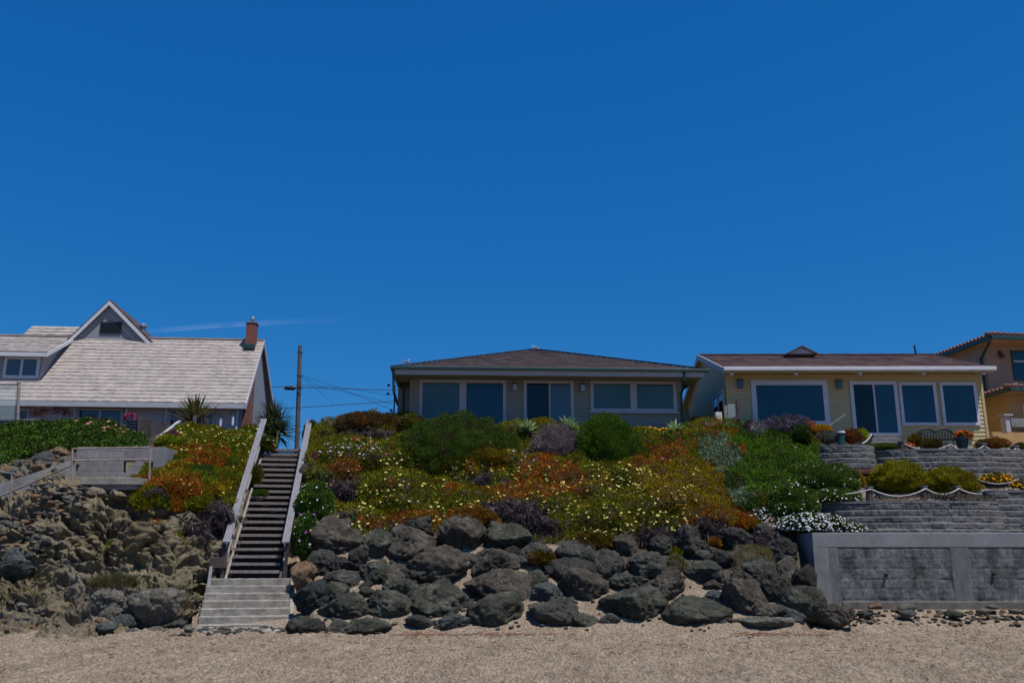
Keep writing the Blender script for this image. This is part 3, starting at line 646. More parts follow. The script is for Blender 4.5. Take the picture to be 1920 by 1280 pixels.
for k in range(7):
    f0 = CB + cd * (crun * k / 7); f1 = CT + cd * .3; z = 1.26 * (k + 1) / 7
    rough_box('step', f0 + Vector((0, 0, 0)), f1, 2.2 - .012 * k + .02, z - .2 if k else -.1, z, M['step'], root)
a0 = CB + cl * 1.10; a1 = CT + cl * 1.09 + cd * .3
MB().prism([a0 + Vector((0, 0, -.2)), a0 + Vector((0, 0, .16)), a1 + Vector((0, 0, .12)), a1 + Vector((0, 0, -.6)), a0 + Vector((0, .6, -.2))], cl * .12).build('side_curb', M['step'], root, True, bevel=.02)
sp = []
for k in range(150):
    px = rng.uniform(365, 548); Yq = rng.uniform(22.75, 23.6); sp.append(((xat(px, Yq, 0), Yq, .03 + rng.random() * .10 * (Yq - 22.6)), float(rng.uniform(.04, .10)), int(rng.integers(4))))
stones('step_foot_stones', sp, [M['rk_pale'], M['rk_blue'], M['rk_green'], M['step']], 'loose stones piled at the foot of the concrete steps', 'rubble', kind='stuff')
# ------------------------------------------------------------------ left concrete: ramp wall, block wall, slab, little steps
mb = MB(); A, Bp = [], []
for (px, yt, yb, Yq) in [(-420, 1090, 1150, 26.5), (-120, 968, 1040, 26.5), (0, 906, 972, 26.55), (70, 884, 936, 26.7), (137, 861, 912, 27.0)]:
    A.append((at(px, yt, Yq), at(px, yb, Yq)))
for (t0, b0), (t1, b1) in zip(A[:-1], A[1:]):
    d = Vector((0, .18, 0)); mb.add([b0, b1, t1, t0, b0 + d, b1 + d, t1 + d, t0 + d], [(0, 1, 2, 3), (3, 2, 6, 7), (7, 6, 5, 4), (4, 5, 1, 0)])
tag(mb.build('ramp_wall', M['conc'], origin=A[2][1]), 'diagonal grey concrete wall of the ramp at the left edge', 'wall')
t = empty('concrete_landing', at(215, 912, 26.4)); tag(t, 'concrete block retaining wall with slab and small steps left of the flowers', 'retaining wall')
def wbox(name, px0, px1, yt, yb, Y0, Y1, mat, par, bevel=.012, name2=None):
    zt, zb = zat(yt, Y0), zat(yb, Y0); x0, x1 = xat(px0, Y0, zb), xat(px1, Y0, zb)
    return MB().box(x0, x1, Y0, Y1, zb, zt).build(name, mat, par, par is not None, bevel=bevel, origin=None if par else (x0, Y0, zb))
wbox('block_wall', 136, 226, 838, 912, 27.9, 28.15, M['blockwall'], t)
wbox('wall_end', 222, 286, 838, 864, 27.93, 28.12, M['conc'], t)
wbox('slab', 150, 262, 895, 908, 25.9, 27.88, M['step'], t)
wbox('slab_edge', 170, 262, 908, 918, 26.0, 27.8, M['conc'], t)
for k in range(5): wbox('step', 226 + k * 8, 284, 886 - k * 8, 898, 27.55 + k * .09, 27.88, M['conc'], t, .008)
wbox('end_pier', 284, 305, 838, 900, 27.4, 28.6, M['concpale'], t)
t = empty('pipe_railing', at(137, 905, 26.3)); tag(t, 'rusty metal pipe railing along the ramp and the block wall', 'railing')
M['rustpipe'] = mat_noise('weathered_pipe', [(.3, (.16, .12, .10)), (.7, (.34, .29, .26))], 6, .6, 0)
MB().tube([at(-420, 1100, 26.2), at(-120, 972, 26.2), at(0, 930, 26.2), at(22, 921, 26.2), at(134, 872, 26.3)], .028).build('handrail', M['rustpipe'], t, True)
MB().tube([at(-100, 900, 26.2), at(0, 884, 26.2), at(30, 888, 26.2)], .025).build('handrail', M['metal'], t, True)
MB().tube([at(137, 841, 26.3), at(280, 838, 26.5)], .026).build('handrail', M['rustpipe'], t, True)
MB().tube([at(137, 863, 26.3), at(280, 861, 26.5)], .026).build('handrail', M['rustpipe'], t, True)
for px, y0, y1, Yq in ((20, 952, 889, 26.2), (134, 911, 841, 26.3), (-110, 1010, 930, 26.2), (280, 900, 838, 26.55)): MB().tube([at(px, y0, Yq), at(px + 2, y1, Yq)], .03).build('post', M['rustpipe'], t, True)
# ------------------------------------------------------------------ right side: concrete sea wall
SWY = 25.4; zt = zat(998, SWY); zc = zat(1026, SWY); xl = xat(1528, SWY, 1.5); xr = 22.0
t = empty('concrete_sea_wall', (xl, SWY, .3)); tag(t, 'pale concrete sea wall with stained rough block panels and two weep pipes', 'retaining wall')
def disp_panel(name, x0, x1, z0, z1, y, mat, amp, courses=None, res=.028, parent=None):
    xs_ = np.arange(x0, x1 + res, res); zs_ = np.arange(z0, z1 + res, res); zs_[-1] = z1; xs_[-1] = x1
    X_, Z_ = np.meshgrid(xs_, zs_); G = np.stack([X_, X_ * 0 + y, Z_], -1)
    q = G * 1.0; d = amp * (.8 * fbm(q * 6, 4, .65) + .6 * fbm(q * 20, 3))
    if courses:
        kz = np.floor((Z_ - z0) / courses); fz = (Z_ - z0) / courses - kz; off = (kz % 2) * .5; kx = np.floor(X_ / .42 + off); fx = X_ / .42 + off - kx
        d = d + amp * 1.2 * (_rv[(kx.astype(int) * 31 + kz.astype(int) * 57) & 255, 1] - .5)
        c1, _ = cell(G * [7, 1, 9]); d = d + amp * 1.1 * (.5 - c1)
        e = np.minimum(np.minimum(fz, 1 - fz) * courses, np.minimum(fx, 1 - fx) * .42); d = d - amp * 1.3 * np.clip(1 - e / .022, 0, 1)
    G[..., 1] = y - d
    return mesh_np(name, G.reshape(-1, 3), grid_faces(*X_.shape), mat, parent=parent, smooth=False)
zb = -.1
pil = [xl, xat(1574, SWY, 1.5), xat(1785, SWY, 1.5), xat(1820, SWY, 1.5)]; step_ = pil[3] - pil[1]
MB().box(xl, xr, SWY, SWY + .5, zc, zt).build('cap', M['concpale'], t, True, bevel=.02)
MB().box(xat(1500, 26.5, 1.5) - .02, xl + .0, SWY + .0, SWY + 1.5, zb, zt - .02).build('flank_wall', M['concpale'], t, True, bevel=.02) if False else None
MB().prism([(xl, SWY + .003, zb), (xl, SWY + .003, zt - .003), (xl - .02, SWY + 2.2, zt - .003), (xl - .02, SWY + 2.2, zb)], (.4, 0, 0)).build('flank_wall', M['concpale'], t, True)
PIL = [(pil[0], pil[1]), (pil[2], pil[3]), (pil[2] + step_, pil[3] + step_), (pil[2] + 2 * step_, pil[3] + 2 * step_)]
for a, b in PIL: MB().box(a + .002, b, SWY + .004, SWY + .35, zb, zc - .004).build('pillar', M['concmid'], t, True, bevel=.015)
for (a, b), (c_, d_) in zip(PIL[:-1], PIL[1:]): disp_panel('block_panel', b, c_, zb, zc, SWY + .012, M['stain'], .010, .27, parent=t)
MB().box(PIL[0][1], xr, SWY - .02, SWY + .1, zb, zat(1127, SWY)).build('footing', M['footing'], t, True, bevel=.02)
for px, py in ((1659, 1077), (1860, 1075), (2080, 1075)):
    c = at(px, py, SWY + .06); MB().tube([c, c + Vector((0, -.13, -.01))], .045, 12).build('weep_pipe', M['black'], t, True)
# right gravel terraces
def rect_sheet(rows, x0, x1, nx, nr, noise):
    rows = np.array(rows); seg = np.hypot(np.diff(rows[:, 0]), np.diff(rows[:, 1])); T = np.concatenate([[0], np.cumsum(seg)]) / seg.sum(); tt = np.linspace(0, 1, nr)
    Yr, Zr = np.interp(tt, T, rows[:, 0]), np.interp(tt, T, rows[:, 1]); xs_ = np.linspace(x0, x1, nx)
    G = np.stack(np.broadcast_arrays(xs_[None], Yr[:, None], Zr[:, None]), -1).copy(); return G + normals(G) * noise(G)[..., None]
TG = rect_sheet([(25.7, 2.45), (28.2, 2.5), (28.4, 3.46), (30.4, 4.5), (30.9, 5.2), (33, 5.85), (36, 5.9)], 8.75, 22, 300, 160, lambda G: .05 * fbm(G * 1.2, 3) + .02 * fbm(G * 7, 3))
tag(mesh_np('gravel_terrace', TG.reshape(-1, 3), grid_faces(*TG.shape[:2]), M['gravel'], smooth=True), 'pinkish gravel terraces between the block walls', 'gravel', kind='structure')
# ------------------------------------------------------------------ curved split-block walls
def curved_wall(name, pts, z0, z1, label, course=.2, depth=.35):
    P = np.array([(p.x, p.y) for p in pts]); 
    for _ in range(3):   # chaikin smoothing
        Q = [P[0]]
        for a, b in zip(P[:-1], P[1:]): Q += [a * .75 + b * .25, a * .25 + b * .75]
        Q.append(P[-1]); P = np.array(Q)
    L = np.concatenate([[0], np.cumsum(np.hypot(*np.diff(P, axis=0).T))]); s = np.arange(0, L[-1], .03)
    X_, Y_ = np.interp(s, L, P[:, 0]), np.interp(s, L, P[:, 1]); T_ = np.stack([np.gradient(X_), np.gradient(Y_)], 1); T_ /= np.linalg.norm(T_, axis=1, keepdims=True)
    N_ = np.stack([T_[:, 1], -T_[:, 0]], 1)                     # toward the camera for left-to-right paths
    n = max(1, round((z1 - z0) / course)); ch = (z1 - z0) / n
    top = empty(name, (float(X_[len(X_) // 2]), float(Y_[len(Y_) // 2]), z0)); tag(top, label, 'retaining wall', 'curved split-block retaining walls')
    zs, off = [], []
    for k in range(n):
        for f in np.linspace(0, 1, 8):
            e = min(f, 1 - f) * ch; zs.append(z0 + (k + f * .999) * ch); off.append((n - k) * .042 - .020 * max(0, 1 - e / .02))
    zs, off = np.array(zs), np.array(off)
    kz = np.clip(np.floor((zs - z0) / ch), 0, n - 1).astype(int)
    S, Zz = np.meshgrid(s, zs); G3 = np.stack([np.broadcast_to(X_, S.shape), np.broadcast_to(Y_, S.shape), Zz], -1)
    bl = S / .44 + (kz % 2)[:, None] * .5 + _rv[kz * 7 & 255, 2][:, None] * .3; kb = np.floor(bl).astype(int); fb = np.minimum(bl - kb, 1 - bl + kb) * .44
    d = off[:, None] + .022 * fbm(G3 * 8, 4, .65) + .045 * (_rv[(kb * 13 + kz[:, None] * 71) & 255, 0] - .5) - .030 * np.clip(1 - fb / .022, 0, 1) + .02 * (.5 - cell(G3 * 9)[0])
    G3[..., 0] += N_[:, 0] * d; G3[..., 1] += N_[:, 1] * d
    mesh_np('block_courses', G3.reshape(-1, 3), grid_faces(*S.shape), M['block'], parent=top)
    mb = MB(); k_ = 8; ii = range(0, len(s), k_)
    ring = []
    for i in ii:
        o = Vector((N_[i, 0], N_[i, 1], 0)); p = Vector((X_[i], Y_[i], 0)); ring.append([p + o * .045 + Vector((0, 0, z1 + .004)), p + o * .045 + Vector((0, 0, z1 + .07)), p - o * depth + Vector((0, 0, z1 + .07)), p - o * depth + Vector((0, 0, z0))])
    vs = [v for r_ in ring for v in r_]; fs = []
    for a in range(len(ring) - 1): fs += [(a * 4 + j, (a + 1) * 4 + j, (a + 1) * 4 + j + 1, a * 4 + j + 1) for j in range(3)]
    mb.add(vs, fs + [(0, 1, 2, 3), tuple((len(ring) - 1) * 4 + j for j in (3, 2, 1, 0))]); mb.build('coping', M['block2'], top, True)
    return top
M['block2'] = mat_noise('block_coping', [(.3, (.13, .125, .125)), (.7, (.23, .22, .215))], 4, .9, .008, 45, (18, .75, 1.1))
def PW(lst): return [at(a, b, c) for a, b, c in lst]
zB = zat(943, 27.3)
curved_wall('block_wall', PW([(1512, 943, 29.0), (1520, 943, 28.3), (1560, 943, 27.75), (1640, 943, 27.4), (1720, 943, 27.25), (1800, 943, 27.3), (1852, 943, 27.45), (1870, 943, 27.7), (1874, 943, 28.6)]), 2.45, zB, 'lowest bulging grey split-block wall standing right behind the concrete sea wall')
curved_wall('block_wall', PW([(1846, 925, 28.3), (1852, 925, 27.95), (1900, 925, 27.85), (2000, 925, 27.8), (2150, 925, 27.7)]), 2.45, zat(925, 28.3), 'dark grey block wall at the right edge behind the end of the lowest one')
curved_wall('block_wall', PW([(1500, 838, 32.0), (1508, 838, 31.3), (1540, 838, 30.7), (1590, 838, 30.4), (1632, 838, 30.5), (1640, 838, 31.4)]), 4.35, zat(838, 30.5), 'upper left grey block wall with a curved top in front of the yellow house')
curved_wall('block_wall', PW([(1630, 845, 31.6), (1636, 845, 30.9), (1665, 845, 30.4), (1750, 845, 30.1), (1850, 845, 30.15), (1930, 845, 30.5), (2130, 845, 31.5)]), 4.0, zat(845, 30.2), 'long upper grey block wall sweeping to the right edge below the yellow house')
# posts with ropes
def rpost(px, yt, yb, Yq, lab, r=.1, mat='brownwood'):
    b, tp = at(px, yb + 3, Yq), at(px, yt, Yq); t = empty('rope_post', b); tag(t, lab, 'post', 'posts carrying rope on the block walls')
    MB().tube([b, tp], r, 14).build('post', M[mat], t, True, bevel=.01); MB().tube([tp + Vector((0, 0, .002)), tp + Vector((0, 0, .035))], r * 1.12, 14).build('cap', M['railwood'], t, True); return tp
def rope(a, b, sag, lab, r=.022):
    pts = [a.lerp(b, f) + Vector((0, 0, -4 * sag * f * (1 - f))) for f in np.linspace(0, 1, 13)]
    tag(MB().tube(pts, r, 6).build('rope', M['rope'], origin=a, smooth=True), lab, 'rope', 'ropes slung between the posts')
Z1 = Vector((0, -.11, -.05))
q1 = rpost(1630, 914, 941, 27.65, 'round brown post on the lowest block wall, left of its three tall posts'); q2 = rpost(1732, 913, 941, 27.55, 'round brown post on the lowest block wall between the two yellow-green shrubs')
q3 = rpost(1794, 913, 942, 27.6, 'round brown post in front of the right yellow-green shrub'); q4 = rpost(1836, 923, 941, 28.0, 'short brown post at the right foot of the right yellow-green shrub', .1)
rope(at(1556, 927, 27.7), q1 + Z1, .05, 'pale rope running left from the lowest wall posts into the daisies'); rope(q1 + Z1, q2 + Z1, .22, 'pale rope sagging in front of the left yellow-green shrub'); rope(q2 + Z1, q3 + Z1, .17, 'pale rope sagging between the two right tall posts of the lowest wall')
rope(q3 + Z1, q4 + Vector((0, -.1, -.05)), .05, 'pale rope dropping from the tall post to the short one')
rope(at(1812, 888, 29.8), at(1916, 896, 28.9), .25, 'pale rope hanging in front of the orange flowers at the right edge')
tag(MB().tube([at(1916, 896, 28.9), at(1917, 926, 28.9)], .07, 10).build('rope_post', M['darkwood'], origin=at(1917, 926, 28.9)), 'dark post at the right edge above the dark block wall', 'post', 'posts carrying rope on the block walls')
u = [rpost(1691, 829, 846, 30.7, 'short dark post on the long upper wall below the door steps', .13, 'darkwood'), rpost(1779, 831, 845, 30.5, 'short grey post on the long upper wall below the bench', .12, 'weatherwood'),
     rpost(1842, 833, 846, 30.6, 'short dark post on the long upper wall below the yellow house corner', .13, 'darkwood'), rpost(1902, 838, 850, 30.9, 'short dark post on the long upper wall nearest the right edge', .13, 'darkwood')]
for a, b, l in ((0, 1, 'pale rope on the long upper wall below the door steps and bench'), (1, 2, 'pale rope on the long upper wall below the orange flower pot'), (2, 3, 'pale rope on the long upper wall below the orange house')): rope(u[a] + Z1, u[b] + Z1, .2, l, .02)
rope(u[3] + Z1, at(1960, 842, 31.0), .12, 'pale rope running out of the right edge on the long upper wall', .02)
rope(at(1634, 814, 30.9), at(1616, 831, 30.7), .06, 'short pale rope curling down beside the door steps', .025)
b, tp = at(1577, 836, 30.75), at(1577, 812, 30.75)
t = empty('path_light', b); tag(t, 'squat green-grey post light with a pale cap on the upper left wall', 'lamp')
MB().tube([b, tp], [.12, .12], 14).build('post', M['bronze'] if 'bronze' in M else M['teal'], t, True); MB().tube([tp + Vector((0, 0, .003)), tp + Vector((0, 0, .07))], [.15, .13], 14).build('cap', M['trim'], t, True)
# ------------------------------------------------------------------ houses: helpers
class Frame:
    def __init__(s, root): s.r = root; s.M = WM[root.name]; s.Mi = s.M.inverted()
    def hit(s, px, py, yl=0.):
        """point where the line of sight of a photo pixel meets the plane y=yl of this frame (local x,z)"""
        o = s.Mi @ Vector((0, 0, EYE)); d = (s.Mi.to_3x3() @ (at(px, py, 10) - Vector((0, 0, EYE)))); k = (yl - o.y) / d.y; p = o + d * k; return p.x, p.z
def siding(mb, x0, x1, z0, z1, y, lap=.15, t=.022, m=0):
    n = int((z1 - z0) / lap) + 1
    for k in range(n):
        a = z0 + k * lap; b = min(z1, a + lap)
        if b - a < .005: break
        mb.face([(x0, y - t, a), (x1, y - t, a), (x1, y, b), (x0, y, b)], m); mb.face([(x0, y, a), (x1, y, a), (x1, y - t, a), (x0, y - t, a)], m)
def window(fr, par, x0, x1, z0, z1, y, panes, fw=.11, mat='white', glass='glass_navy', name='window', sill=False, mull=None, dep=.05, bars=()):
    """panes: list of (fx0, fx1) fractions across with optional glass; the frame is real boards round recessed panes"""
    f = MB(); gl = []
    y0 = y - dep
    f.box(x0 - fw, x1 + fw, y0, y + .02, z1, z1 + fw); f.box(x0 - fw, x1 + fw, y0, y + .02, z0 - fw, z0)
    f.box(x0 - fw, x0, y0 + .002, y + .02, z0, z1); f.box(x1, x1 + fw, y0 + .002, y + .02, z0, z1)
    mw = mull if mull is not None else fw
    for i in range(1, len(panes)):
        c = x0 + (x1 - x0) * panes[i][0]; f.box(c - mw / 2, c + mw / 2, y0 + .006, y + .02, z0, z1)
    fo = f.build(name, M[mat], par, bevel=.006)
    for i, pn in enumerate(panes):
        a = x0 + (x1 - x0) * pn[0] + (mw / 2 if i else 0); b = x0 + (x1 - x0) * pn[1] - (mw / 2 if i < len(panes) - 1 else 0)
        g = MB().box(a + .001, b - .001, y - .012, y + .012, z0 + .001, z1 - .001).build('pane', M[pn[2] if len(pn) > 2 else glass], fo)
    if sill: MB().box(x0 - fw - .08, x1 + fw + .08, y0 - .05, y + .01, z0 - fw - .06, z0 - fw - .003).build('sill', M[mat], fo, bevel=.006)
    return fo
def roof_courses(mb, a, b, c, d, n, t, seg=.25, jit=.02, m=0, edge=True):
    """shingle courses from eave a-b up to ridge d-c (a under d), each lapping the next with an uneven butt line"""
    a, b, c, d = map(Vector, (a, b, c, d)); nrm = (b - a).cross(d - a).normalized(); nrm = nrm if nrm.z > 0 else -nrm
    Ls = (d - a).length
    for k in range(n):
        v0, v1 = k / n, (k + 1.25) / n; v1 = min(v1, 1)
        p0, p1 = a.lerp(d, v0), b.lerp(c, v0); q0, q1 = a.lerp(d, v1), b.lerp(c, v1)
        ns = max(2, int((p1 - p0).length / seg)); up = (d - a).normalized(); vs = []; ph = rng.uniform(0, 6)
        for i in range(ns + 1):
            f = i / ns; j = jit * (math.sin(ph + i * 1.35) * .6 + rng.uniform(-.6, .6)) if 0 < i < ns else 0; tt = t * rng.uniform(.75, 1.2)
            lo = p0.lerp(p1, f) + up * j; vs += [lo + nrm * .002, lo + nrm * tt, q0.lerp(q1, f) + nrm * .004 * (k % 2)]
        fs = []
        for i in range(ns): fs += [(i * 3, (i + 1) * 3, (i + 1) * 3 + 1, i * 3 + 1), (i * 3 + 1, (i + 1) * 3 + 1, (i + 1) * 3 + 2, i * 3 + 2)]
        mb.add(vs, fs, m)
    return mb
def lamp(fr, par, px, py, y, w, h, mat='teal'):
    x, z = fr.hit(px, py, y); o = MB().box(x - w * .35, x + w * .35, y - .03, y, z - h * .35, z + h * .4).build('wall_lamp', M[mat], par)
    MB().box(x - w / 2, x + w / 2, y - .16, y - .032, z - h / 2, z + h * .35).build('lamp_glass', M['metal' if mat == 'dark' else 'glass_blue'], o, bevel=.01)
    MB().box(x - w * .6, x + w * .6, y - .18, y - .03, z + h * .352, z + h * .5).build('lamp_cap', M[mat], o, bevel=.01); return o
# ------------------------------------------------------------------ middle house
yaw = R(2.6); E0 = at(735, 687, 32.4)
root = empty('sage_house', (E0.x, E0.y, 5.6), yaw); fr = Frame(root)
tag(root, 'single-storey sage green house with brown hip roof and lilac-grey fascia', 'house')
ze = fr.hit(735, 688, 0)[1]; xe1 = fr.hit(1328, 692, 0)[0]; wy = .95; dep = 11.5
x0, _ = fr.hit(770, 720, wy); x1, _ = fr.hit(1278, 720, wy)
mb = MB(); mb.box(x0, x1, wy + .001, wy + .2, -.6, ze - .08); siding(mb, x0 + .09, x1 - .002, -.5, ze - .1, wy, .16, .018)
mb.box(x0, x0 + .2, wy + .2, wy + dep - 2, -.6, ze - .1); mb.box(x1 - .2, x1, wy + .2, wy + dep - 2, -.6, ze - .1); mb.box(x0 + .2, x1 - .2, wy + dep - 2.2, wy + dep - 2, -.6, ze - .1)
mb.build('wall', M['sage'], root)
MB().box(x0 - .02, x0 + .09, wy - .03, wy + .005, -.6, ze - .1).build('corner_board', M['sage'], root, bevel=.004)
xb, _ = fr.hit(746, 740, wy + 1.6); MB().box(xb, x0 - .003, wy + 1.6, wy + 1.8, -.6, ze - .1).build('side_wall', M['sage'], root)
MB().box(fr.hit(757, 740, wy + .6)[0] - .05, fr.hit(757, 740, wy + .6)[0] + .05, wy + .55, wy + .65, -.6, ze - .15).build('porch_post', M['darkwood'], root)
apx, apz = fr.hit(1003, 657, 6.3); rl, rr = apx - .35, apx + .35; ay = 6.3; yb_ = 12.6
mb = MB(); t_ = .03
roof_courses(mb, (0, 0, ze), (xe1, 0, ze), (rr, ay, apz), (rl, ay, apz), 26, .022, .35, .012)
roof_courses(mb, (0, yb_, ze), (0, 0, ze), (rl, ay, apz), (rl, ay, apz), 26, .022, .35, .012)
roof_courses(mb, (xe1, 0, ze), (xe1, yb_, ze), (rr, ay, apz), (rr, ay, apz), 26, .022, .35, .012)
roof_courses(mb, (xe1, yb_, ze), (0, yb_, ze), (rl, ay, apz), (rr, ay, apz), 26, .022, .35, .012)
mb.face([(0.02, .02, ze - .02), (xe1 - .02, .02, ze - .02), (rr, ay, apz - .03), (rl, ay, apz - .03)]); rf = mb.build('roof', M['shingle'], root)
mb = MB()
for a, b in (((0, 0, ze + .03), (rl, ay, apz + .03)), ((xe1, 0, ze + .03), (rr, ay, apz + .03)), ((rl, ay, apz + .03), (rr, ay, apz + .03))):
    a, b = Vector(a), Vector(b); n = int((b - a).length / .3) + 1
    for k in range(n): p, q = a.lerp(b, k / n), a.lerp(b, min(1, (k + 1.2) / n)); mb.beam(p + Vector((0, 0, .025)), q, .2, .02)
mb.build('hip_caps', M['shingle'], rf)
MB().box(.15, fr.hit(1316, 700, .1)[0], .092, wy + .6, ze - .27, ze - .25).build('soffit', M['sage'], root)
MB().box(.08, fr.hit(1320, 700, .06)[0], .04, .09, fr.hit(1000, 703.5, .04)[1], ze - .04).build('fascia', M['trim'], root, bevel=.006)
MB().box(.08, .13, .1, yb_ - .1, ze - .3, ze - .05).build('side_fascia', M['trim'], root)
mb = MB(); mb.box(-.06, xe1 + .04, -.1, .035, ze - .075, ze + .03); mb.box(-.06, .02, .04, yb_, ze - .08, ze + .02); mb.build('gutter', M['teal'], root, bevel=.012)
dx_, dz_ = fr.hit(1283, 700, .0); wx_, wz_ = fr.hit(1276, 722, wy)
MB().tube([(dx_, .0, ze - .06), (dx_, .0, ze - .38), (wx_, wy - .07, ze - .75), (wx_, wy - .07, -.4)], .045, 8).build('downspout', M['teal'], root)
gx, gz = fr.hit(738, 700, 0); MB().tube([(gx - .02, .02, ze - .05), (gx + .02, .1, ze - .9), (gx + .14, .5, ze - 1.3)], .05, 8).build('downspout', M['teal'], root)
mb = MB(); 
for px, py in ((728, 722), (727, 738), (733, 769)): x_, z_ = fr.hit(px, py, .4); mb.box(x_ - .03, x_ + .06, .35, .45, z_ - .035, z_ + .035)
mb.box(gx + .0, gx + .05, .38, .44, .2, ze - .6); mb.build('electric_service_fittings', M['black'], root)
def W(px0, px1, py0, py1, y, **k):
    xa, za = fr.hit(px0, (py0 + py1) / 2, y); xb2, _ = fr.hit(px1, (py0 + py1) / 2, y); _, zt_ = fr.hit((px0 + px1) / 2, py0, y); _, zb_ = fr.hit((px0 + px1) / 2, py1, y)
    return window(fr, root, xa, xb2, zb_, zt_, y, **k)
wyf = wy - .02
W(792, 943, 718, 812, wyf, panes=[(0, .5, 'glass_teal'), (.5, 1, 'glass_navy')], fw=.13, mat='trim', mull=.26)
d = W(988, 1070, 719, 818, wyf, panes=[(0, .52, 'glass_dark'), (.52, 1, 'glass_blue')], fw=.13, mat='trim', mull=.06, name='sliding_door')
W(1113, 1262, 720, 766, wyf, panes=[(0, .5, 'glass_teal'), (.5, 1, 'glass_teal')], fw=.13, mat='trim', mull=.25, sill=True)
lamp(fr, root, 965, 726, wyf, .16, .30, 'dark'); lamp(fr, root, 1092, 727, wyf, .16, .30, 'dark')
# ------------------------------------------------------------------ yellow house
E1 = at(1357, 692, 33.0); root = empty('yellow_house', (E1.x, E1.y, 5.7), R(-.4)); fr = Frame(root)
tag(root, 'pale yellow clapboard house with red-brown gable roof and big white framed windows', 'house')
ze = fr.hit(1357, 690, 0)[1]; xe1 = fr.hit(1864, 689, 0)[0]; wy = .7; ay = 4.6; rzv = fr.hit(1500, 665.5, ay)[1]; yb_ = 9.2
x0, _ = fr.hit(1362, 730, wy); x1, _ = fr.hit(1846, 760, wy)
mb = MB(); mb.box(x0, x1, wy + .001, wy + .2, -.8, ze - .05); siding(mb, x0 + .08, x1 - .08, -.8, ze - .06, wy, .155, .022)
yw = yb_ - wy
def zr(y): return ze + (rzv - ze) * (1 - abs(y - ay) / ay) - .06
for xx in (x0, x1 - .15):
    mb.prism([(xx, wy + .2, -.8), (xx, wy + .2, zr(wy + .2)), (xx, ay, zr(ay)), (xx, yw, zr(yw)), (xx, yw, -.8)], (.15, 0, 0))
mb.box(x0 + .15, x1 - .15, yw - .15, yw, -.8, ze - .05); mb.build('wall', M['yellow'], root)
MB().box(x0 - 1.2, x0 + 3, yw + .003, yw + 5, -.8, ze - .25).build('rear_wing', M['yellow'], root)
for xx in (x0 - .015, x1 - .08): MB().box(xx, xx + .095, wy - .035, wy + .004, -.8, ze - .08).build('corner_board', M['yellow'], root, bevel=.004)
mb = MB(); roof_courses(mb, (0, 0, ze), (xe1, 0, ze), (xe1 + .02, ay, rzv), (0, ay, rzv), 24, .02, .33, .012); roof_courses(mb, (xe1, yb_, ze), (0, yb_, ze), (0, ay, rzv), (xe1, ay, rzv), 24, .02, .33, .012)
mb.box(.01, xe1, ay - .12, ay + .12, rzv + .0, rzv + .035); rf = mb.build('roof', M['redshingle'], root)
mb = MB(); mb.prism([(.02, .03, ze - .01), (.02, ay, rzv - .01), (.02, ay, rzv - .17), (.02, .03, ze - .17)], (xe1 - .04, 0, 0)); mb.prism([(.02, yb_, ze - .01), (.02, ay, rzv - .01), (.02, ay, rzv - .17), (.02, yb_, ze - .17)], (xe1 - .04, 0, 0)); mb.build('roof_deck', M['yellow'], root)
mb = MB(); mb.prism([(-.03, -.02, ze + .02), (-.03, ay, rzv + .03), (-.03, ay, rzv - .20), (-.03, -.02, ze - .2)], (.045, 0, 0)); mb.prism([(-.03, yb_, ze + .02), (-.03, ay + .002, rzv + .03), (-.03, ay + .002, rzv - .20), (-.03, yb_, ze - .2)], (.045, 0, 0)); mb.build('barge_board', M['trim'], root)
gt = MB().box(-.02, xe1 + .03, -.12, .02, ze - .11, ze + .035).build('gutter', M['white'], root, bevel=.015)
for px in (1372, 1492, 1612, 1731, 1843):
    x_, z_ = fr.hit(px, 702, .12); MB().prism([(x_ - .05, .03, ze - .11), (x_ - .05, .03, ze - .26), (x_ - .05, wy, ze - .12 + .02), (x_ - .05, wy, ze - .02)], (.1, 0, 0)).build('rafter_tail', M['white'], root)
wyf = wy - .025
W(1419, 1544, 722, 789, wyf, panes=[(0, 1, 'glass_navy')], fw=.19, mat='white')
W(1603, 1679, 721, 811, wyf, panes=[(0, .5, 'glass_dark'), (.5, 1, 'glass_navy')], fw=.13, mat='white', mull=.06, name='sliding_door')
W(1693, 1752, 722, 792, wyf, panes=[(0, 1, 'glass_navy')], fw=.11, mat='white')
W(1770, 1828, 722, 792, wyf, panes=[(0, 1, 'glass_navy')], fw=.11, mat='white')
lamp(fr, root, 1387, 720, wyf, .2, .34); lamp(fr, root, 1572, 721, wyf, .2, .34)
# left side window of the gable wall (faces -x)
sd = MB(); s0, s1 = 1.15, 3.1; zz0, zz1 = .6, 2.45
sd.box(x0 - .05, x0 + .01, s0, s0 + .1, zz0, zz1); sd.box(x0 - .05, x0 + .01, s1 - .1, s1, zz0, zz1); sd.box(x0 - .05, x0 + .01, s0 + .1, s1 - .1, zz1 - .1, zz1); sd.box(x0 - .05, x0 + .01, s0 + .1, s1 - .1, zz0, zz0 + .1); sd.box(x0 - .045, x0 + .01, (s0 + s1) / 2 - .03, (s0 + s1) / 2 + .03, zz0 + .1, zz1 - .1)
so_ = sd.build('side_window', M['white'], root); MB().box(x0 - .02, x0 + .005, s0 + .1, s1 - .1, zz0 + .1, zz1 - .1).build('pane', M['glass_dark'], so_)
